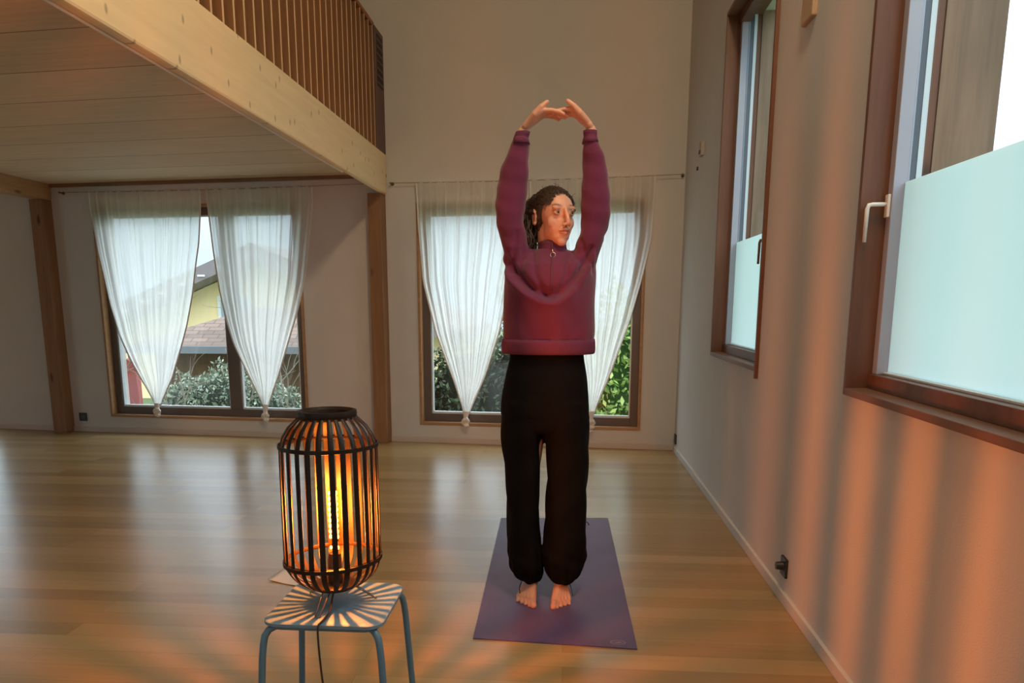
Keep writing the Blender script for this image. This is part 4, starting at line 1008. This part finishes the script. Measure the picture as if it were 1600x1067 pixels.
def trousers():
    b = MB()
    zloft(b, [(1.09, -.228, .066, 3.165, 3.365), (1.03, -.233, .070, 3.160, 3.375), (.95, -.252, .084, 3.148, 3.395), (.86, -.266, .092, 3.145, 3.400), (.80, -.268, .093, 3.148, 3.392), (.745, -.262, .090, 3.165, 3.375), (.73, -.25, .08, 3.18, 3.36)], 56, .8)
    zloft(b, [(.86, -.262, -.085, 3.150, 3.390), (.74, -.267, -.093, 3.155, 3.375), (.65, -.262, -.099, 3.165, 3.362), (.55, -.252, -.105, 3.168, 3.355), (.45, -.246, -.108, 3.172, 3.362), (.35, -.242, -.109, 3.175, 3.372), (.26, -.242, -.101, 3.178, 3.385),
              (.19, -.240, -.094, 3.180, 3.388), (.135, -.226, -.092, 3.188, 3.380), (.095, -.203, -.096, 3.205, 3.368), (.070, -.180, -.101, 3.235, 3.352), (.062, -.172, -.108, 3.250, 3.345)], 48, .9)
    zloft(b, [(.86, -.085, .090, 3.150, 3.390), (.74, -.086, .094, 3.155, 3.375), (.65, -.082, .097, 3.165, 3.362), (.55, -.074, .096, 3.168, 3.355), (.45, -.078, .092, 3.172, 3.362), (.35, -.082, .092, 3.175, 3.372), (.26, -.087, .095, 3.178, 3.385),
              (.19, -.088, .092, 3.180, 3.388), (.135, -.084, .082, 3.188, 3.380), (.095, -.068, .062, 3.205, 3.368), (.068, -.050, .036, 3.235, 3.352), (.060, -.042, .028, 3.250, 3.345)], 48, .9)
    me = remesh(b, 'trousers', .0055, 5, .5)
    c = co_get(me); nn = no_get(me); x, y, z = c[:, 0], c[:, 1], c[:, 2]
    cx = np.where(x < -.088, -.17, .005); a = np.arctan2(y - 3.28, x - cx)
    lw = np.clip((.30 - z) / .2, 0, 1)
    disp = lw * .005 * np.sin(a * 11 + 4 * z) * (z < .3) * np.clip((z - .055) / .05, 0, 1) + .003 * np.sin(z * 34 + 3 * np.sin(a * 2) + x * 20) * (z < .8) + .002 * np.sin(a * 5 + z * 12) * (z < .9)
    disp += .0035 * np.sin(z * 75 + a * 3) * np.exp(-((z - .17) / .06) ** 2)
    c += nn * disp[:, None]; co_set(me, c); lap(me, 2); co_set(me, co_get(me) - np.array(PC)); return me
tr = mobj(trousers(), 'trousers', plain('black_jersey', (.0040, .0038, .0040), .9, .2, 12, bmp=.2, bscale=300, spec=.12), person); tr['label'] = 'loose black trousers gathered at the ankles'
for P in ([(-.178, 3.235, .078), (-.186, 3.215, .060), (-.184, 3.208, .035)], [(.028, 3.235, .072), (.036, 3.218, .052), (.040, 3.206, .030)], [(.092, 3.255, .345), (.101, 3.248, .340), (.103, 3.244, .332)]):
    b = MB(); b.tube([Vector(p) - PC for p in catmull(P, 4)], .0020, 6); b.build('drawstring', plain('string_black', (.012, .010, .018), .7), tr, smooth=True)

# ------------------------------------------------------------------ outside
M_grass = plain('grass', (.12, .17, .07), .95, .4, 3)
f = MB(); f.box(-60, 45, 7.6, 80, -1.6, -1.45)
struct(f.build('ground', M_grass), 'lawn outside')
f = MB(); f.box(1.5, 45, -30, 7.6, -1.6, -1.45); struct(f.build('ground', M_grass))
def leafy(name, label, boxes, n, size, cols, seed, cat='hedge', stem=True):
    rr = np.random.default_rng(seed)
    t = thing(name, label, cat, (boxes[0][0], boxes[0][1], -1.45))
    o0 = np.array([boxes[0][0], boxes[0][1], -1.45]); vs_ = []; fs = []
    wts = np.array([q[3] * q[4] * q[5] for q in boxes]); wts = wts / wts.sum()
    for bx_, w in zip(boxes, wts):
        m = int(n * w) + 1
        d = rr.normal(size=(m, 3)); d /= np.linalg.norm(d, axis=1)[:, None]
        rad = rr.uniform(.72, 1.03, size=(m, 1)) * (1 + .10 * np.sin(d[:, :1] * 9 + seed) * np.sin(d[:, 2:3] * 8))
        c = np.array(bx_[:3]) + d * rad * np.array(bx_[3:6]) - o0
        c = c[c[:, 2] > 0]
        for p in c:
            a = rr.normal(size=3); a /= np.linalg.norm(a); b_ = np.cross(a, rr.normal(size=3)); b_ /= np.linalg.norm(b_)
            s = size * rr.uniform(.6, 1.3); k = len(vs_)
            vs_ += [p - a * s, p + b_ * s * .45, p + a * s, p - b_ * s * .45]; fs.append((k, k + 1, k + 2, k + 3))
    b = MB(); b.v = [tuple(v) for v in vs_]; b.f = fs
    m, tt, p = newmat(name + '_leaves'); g = N(tt, 'ShaderNodeNewGeometry')
    r_ = ramp(tt, g.outputs['Random Per Island'], 0, 1, cols[0], cols[1]); tt.links.new(r_, p.inputs['Base Color']); p.inputs['Roughness'].default_value = .5
    b.build('foliage', m, t)
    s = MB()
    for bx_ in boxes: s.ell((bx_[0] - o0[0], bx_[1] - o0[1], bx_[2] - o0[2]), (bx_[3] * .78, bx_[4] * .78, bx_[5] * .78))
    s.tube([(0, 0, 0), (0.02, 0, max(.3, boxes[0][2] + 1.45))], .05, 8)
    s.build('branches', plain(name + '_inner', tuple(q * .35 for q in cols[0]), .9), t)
    return t
# hedge seen through the left window
leafy('hedge', 'clipped grey green hedge outside the left curtained window', [(-5.0, 11.3, -.55, .75, .5, .93), (-5.65, 11.4, -.6, .5, .45, .80), (-4.3, 11.4, -.65, .6, .5, .78)], 15000, .034, (s2l((92, 110, 92)), s2l((190, 200, 178))), 2)
leafy('hedge', 'dark green hedge outside behind the left of the person', [(-2.2, 10.3, -.4, .75, .5, 1.3), (-1.2, 10.4, -.35, .85, .5, 1.25), (-.3, 10.5, .1, .8, .5, 1.5)], 13000, .042, (s2l((40, 58, 40)), s2l((104, 118, 84))), 3)
leafy('shrub', 'bright green leafy shrub outside at the right edge of the window', [(.75, 9.6, -.1, .75, .5, 1.55), (.35, 9.5, -.6, .5, .45, .8)], 8000, .052, (s2l((84, 130, 50)), s2l((204, 226, 130))), 4, 'shrub')
leafy('tree', 'green tree outside beyond the hedge, behind the person\'s head', [(-.5, 12.5, 1.6, .55, .6, 1.0)], 2500, .07, (s2l((60, 120, 60)), s2l((150, 200, 130))), 8, 'tree')
# bare shrub in front of the hedge
bs = MB(); rr = random.Random(3)
def branch(p, d, L, r, depth):
    P = [p]; q = Vector(p); dd = Vector(d)
    for i in range(5):
        dd = (dd + Vector((rr.uniform(-.25, .25), rr.uniform(-.15, .15), rr.uniform(-.15, .2)))).normalized(); q = q + dd * L / 5; P.append(tuple(q))
        if depth > 0 and i > 0 and rr.random() < .75:
            branch(tuple(q), (dd + Vector((rr.uniform(-.9, .9), rr.uniform(-.4, .4), rr.uniform(-.3, .5)))).normalized(), L * .62, r * .6, depth - 1)
    bs.tube(P, [r, r * .95, r * .85, r * .75, r * .6, r * .4], 6)
for x in (-1.1, -.4, .3, .9, 1.6):
    branch((x * .6, 0, 0), Vector((x * .35, rr.uniform(-.2, .2), 1)).normalized(), 1.5, .018, 3)
o = bs.build('bare_shrub', plain('pale_bark', s2l((170, 160, 145)), .8, .2)); o.location = (-5.0, 9.7, -1.45)
tag(o, 'leafless pale branches outside in front of the grey green hedge', 'shrub')
b = MB(); b.box(-.075, .075, -.06, .06, 0, 1.95); b.tube([(0, 0, 1.95), (0, 0, 2.0)], .05, 10)
o = b.build('fence_post', plain('red_paint', s2l((176, 78, 74)), .6), bevel=.01); o.location = (-6.0, 10.6, -1.45); tag(o, 'red painted post outside at the left of the hedge', 'post')
# house
M_tile, tt, pp = newmat('clay_tiles'); bk = N(tt, 'ShaderNodeTexBrick'); tt.links.new(coords(tt), bk.inputs['Vector'])
bk.inputs['Scale'].default_value = 1; bk.inputs['Brick Width'].default_value = .3; bk.inputs['Row Height'].default_value = .14; bk.inputs['Mortar Size'].default_value = .008
bk.inputs['Color1'].default_value = (*s2l((134, 112, 100)), 1); bk.inputs['Color2'].default_value = (*s2l((108, 90, 82)), 1); bk.inputs['Mortar'].default_value = (*s2l((70, 58, 56)), 1)
tt.links.new(bk.outputs[0], pp.inputs['Base Color']); pp.inputs['Roughness'].default_value = .8
M_roofdk = plain('slate_roof', s2l((128, 118, 120)), .8, .15, 3)
hs = thing('house', 'yellow rendered house with grey gable roof seen outside between the left curtains', 'house', (-9.0, 22, -1.95))
b = MB(); x0, x1, ax = -4.5, 5.6, 0.6; ez, az_ = 2.25, 4.35       # gable wall, eaves and apex heights above ground
b.add([(x0, 0, 0), (x1, 0, 0), (x1, 0, ez), (ax, 0, az_), (x0, 0, ez), (x0, 8, 0), (x1, 8, 0), (x1, 8, ez), (ax, 8, az_), (x0, 8, ez)],
      [(0, 1, 2, 3, 4), (9, 8, 7, 6, 5), (0, 4, 9, 5), (1, 6, 7, 2), (0, 5, 6, 1)]); b.build('wall', plain('yellow_render', (1.0, .76, .42), .9, .04, 2), hs)
for (xa, xb) in ((x0 - .5, ax), (x1 + .5, ax)):
    sl = (az_ - ez) / (ax - x0) if xa < ax else -(az_ - ez) / (x1 - ax)
    za = az_ - abs(ax - xa) * abs(sl)
    b = MB(); b.add([(xa, -.9, za + .02), (xb, -.9, az_ + .02), (xb, 8.4, az_ + .02), (xa, 8.4, za + .02), (xa, -.9, za + .42), (xb, -.9, az_ + .42), (xb, 8.4, az_ + .42), (xa, 8.4, za + .42)],
        [(0, 1, 2, 3), (7, 6, 5, 4), (0, 4, 5, 1), (1, 5, 6, 2), (2, 6, 7, 3), (3, 7, 4, 0)]); r_ = b.build('roof', M_roofdk, hs)
for i in range(8):
    b = MB(); b.box(x0 + .3 + i * .55, x0 + .5 + i * .55, -.93, -.90, 2.25 + i * .231 + .26, 2.25 + i * .231 + .31); b.build('snow_guard', M_outside_white, hs)
wf = MB(); wf.box(-.78, .22, -.06, 0, 2.42, 3.40); w_ = wf.build('window', M_outside_white, hs)
wf = MB(); wf.box(-.68, .12, -.08, -.06, 2.52, 3.30); wf.build('pane', plain('grey_shutter', s2l((150, 166, 180)), .5), w_)
wf = MB(); wf.box(-.9, .34, -.16, 0, 2.36, 2.42); wf.build('sill', M_outside_white, w_)
# shed with tiled hip roof
sh = thing('garden_shed', 'low brown garden shed with tiled roof outside the left window', 'shed', (-5.6, 14.6, -1.45))
b = MB(); b.box(-2.2, 2.3, 0, 2.2, 0, 1.86); b.build('wall', wood('shed_boards', s2l((122, 92, 70)), 'Z', False, .8, .3), sh)
b = MB(); E_ = [(-2.6, -.5, 1.90), (2.7, -.5, 1.90), (2.7, 2.7, 1.90), (-2.6, 2.7, 1.90), (-.6, 1.1, 2.62), (1.2, 1.1, 2.62)]
b.add(E_, [(0, 1, 5, 4), (1, 2, 5), (2, 3, 4, 5), (3, 0, 4), (0, 3, 2, 1)]); b.build('roof', M_tile, sh)
b = MB(); b.box(-2.62, 2.72, -.56, -.48, 1.80, 1.93); b.build('gutter', plain('gutter_grey', s2l((120, 124, 130)), .5), sh)
# grey fence behind the right part of the left window
fe = thing('garden_fence', 'low grey board fence outside beside the shed', 'fence', (-3.2, 12.2, -1.45))
for i in range(12):
    b = MB(); b.box(-.95 + i * .16, -.81 + i * .16, 0, .02, 0, 1.55); b.build('board', M_extwood, fe)
b = MB(); b.box(-1, .97, .02, .06, .4, .48); b.box(-1, .97, .02, .06, 1.2, 1.28); b.build('fence_rail', M_extwood, fe)
# back-side ground strip of white stones along the facade
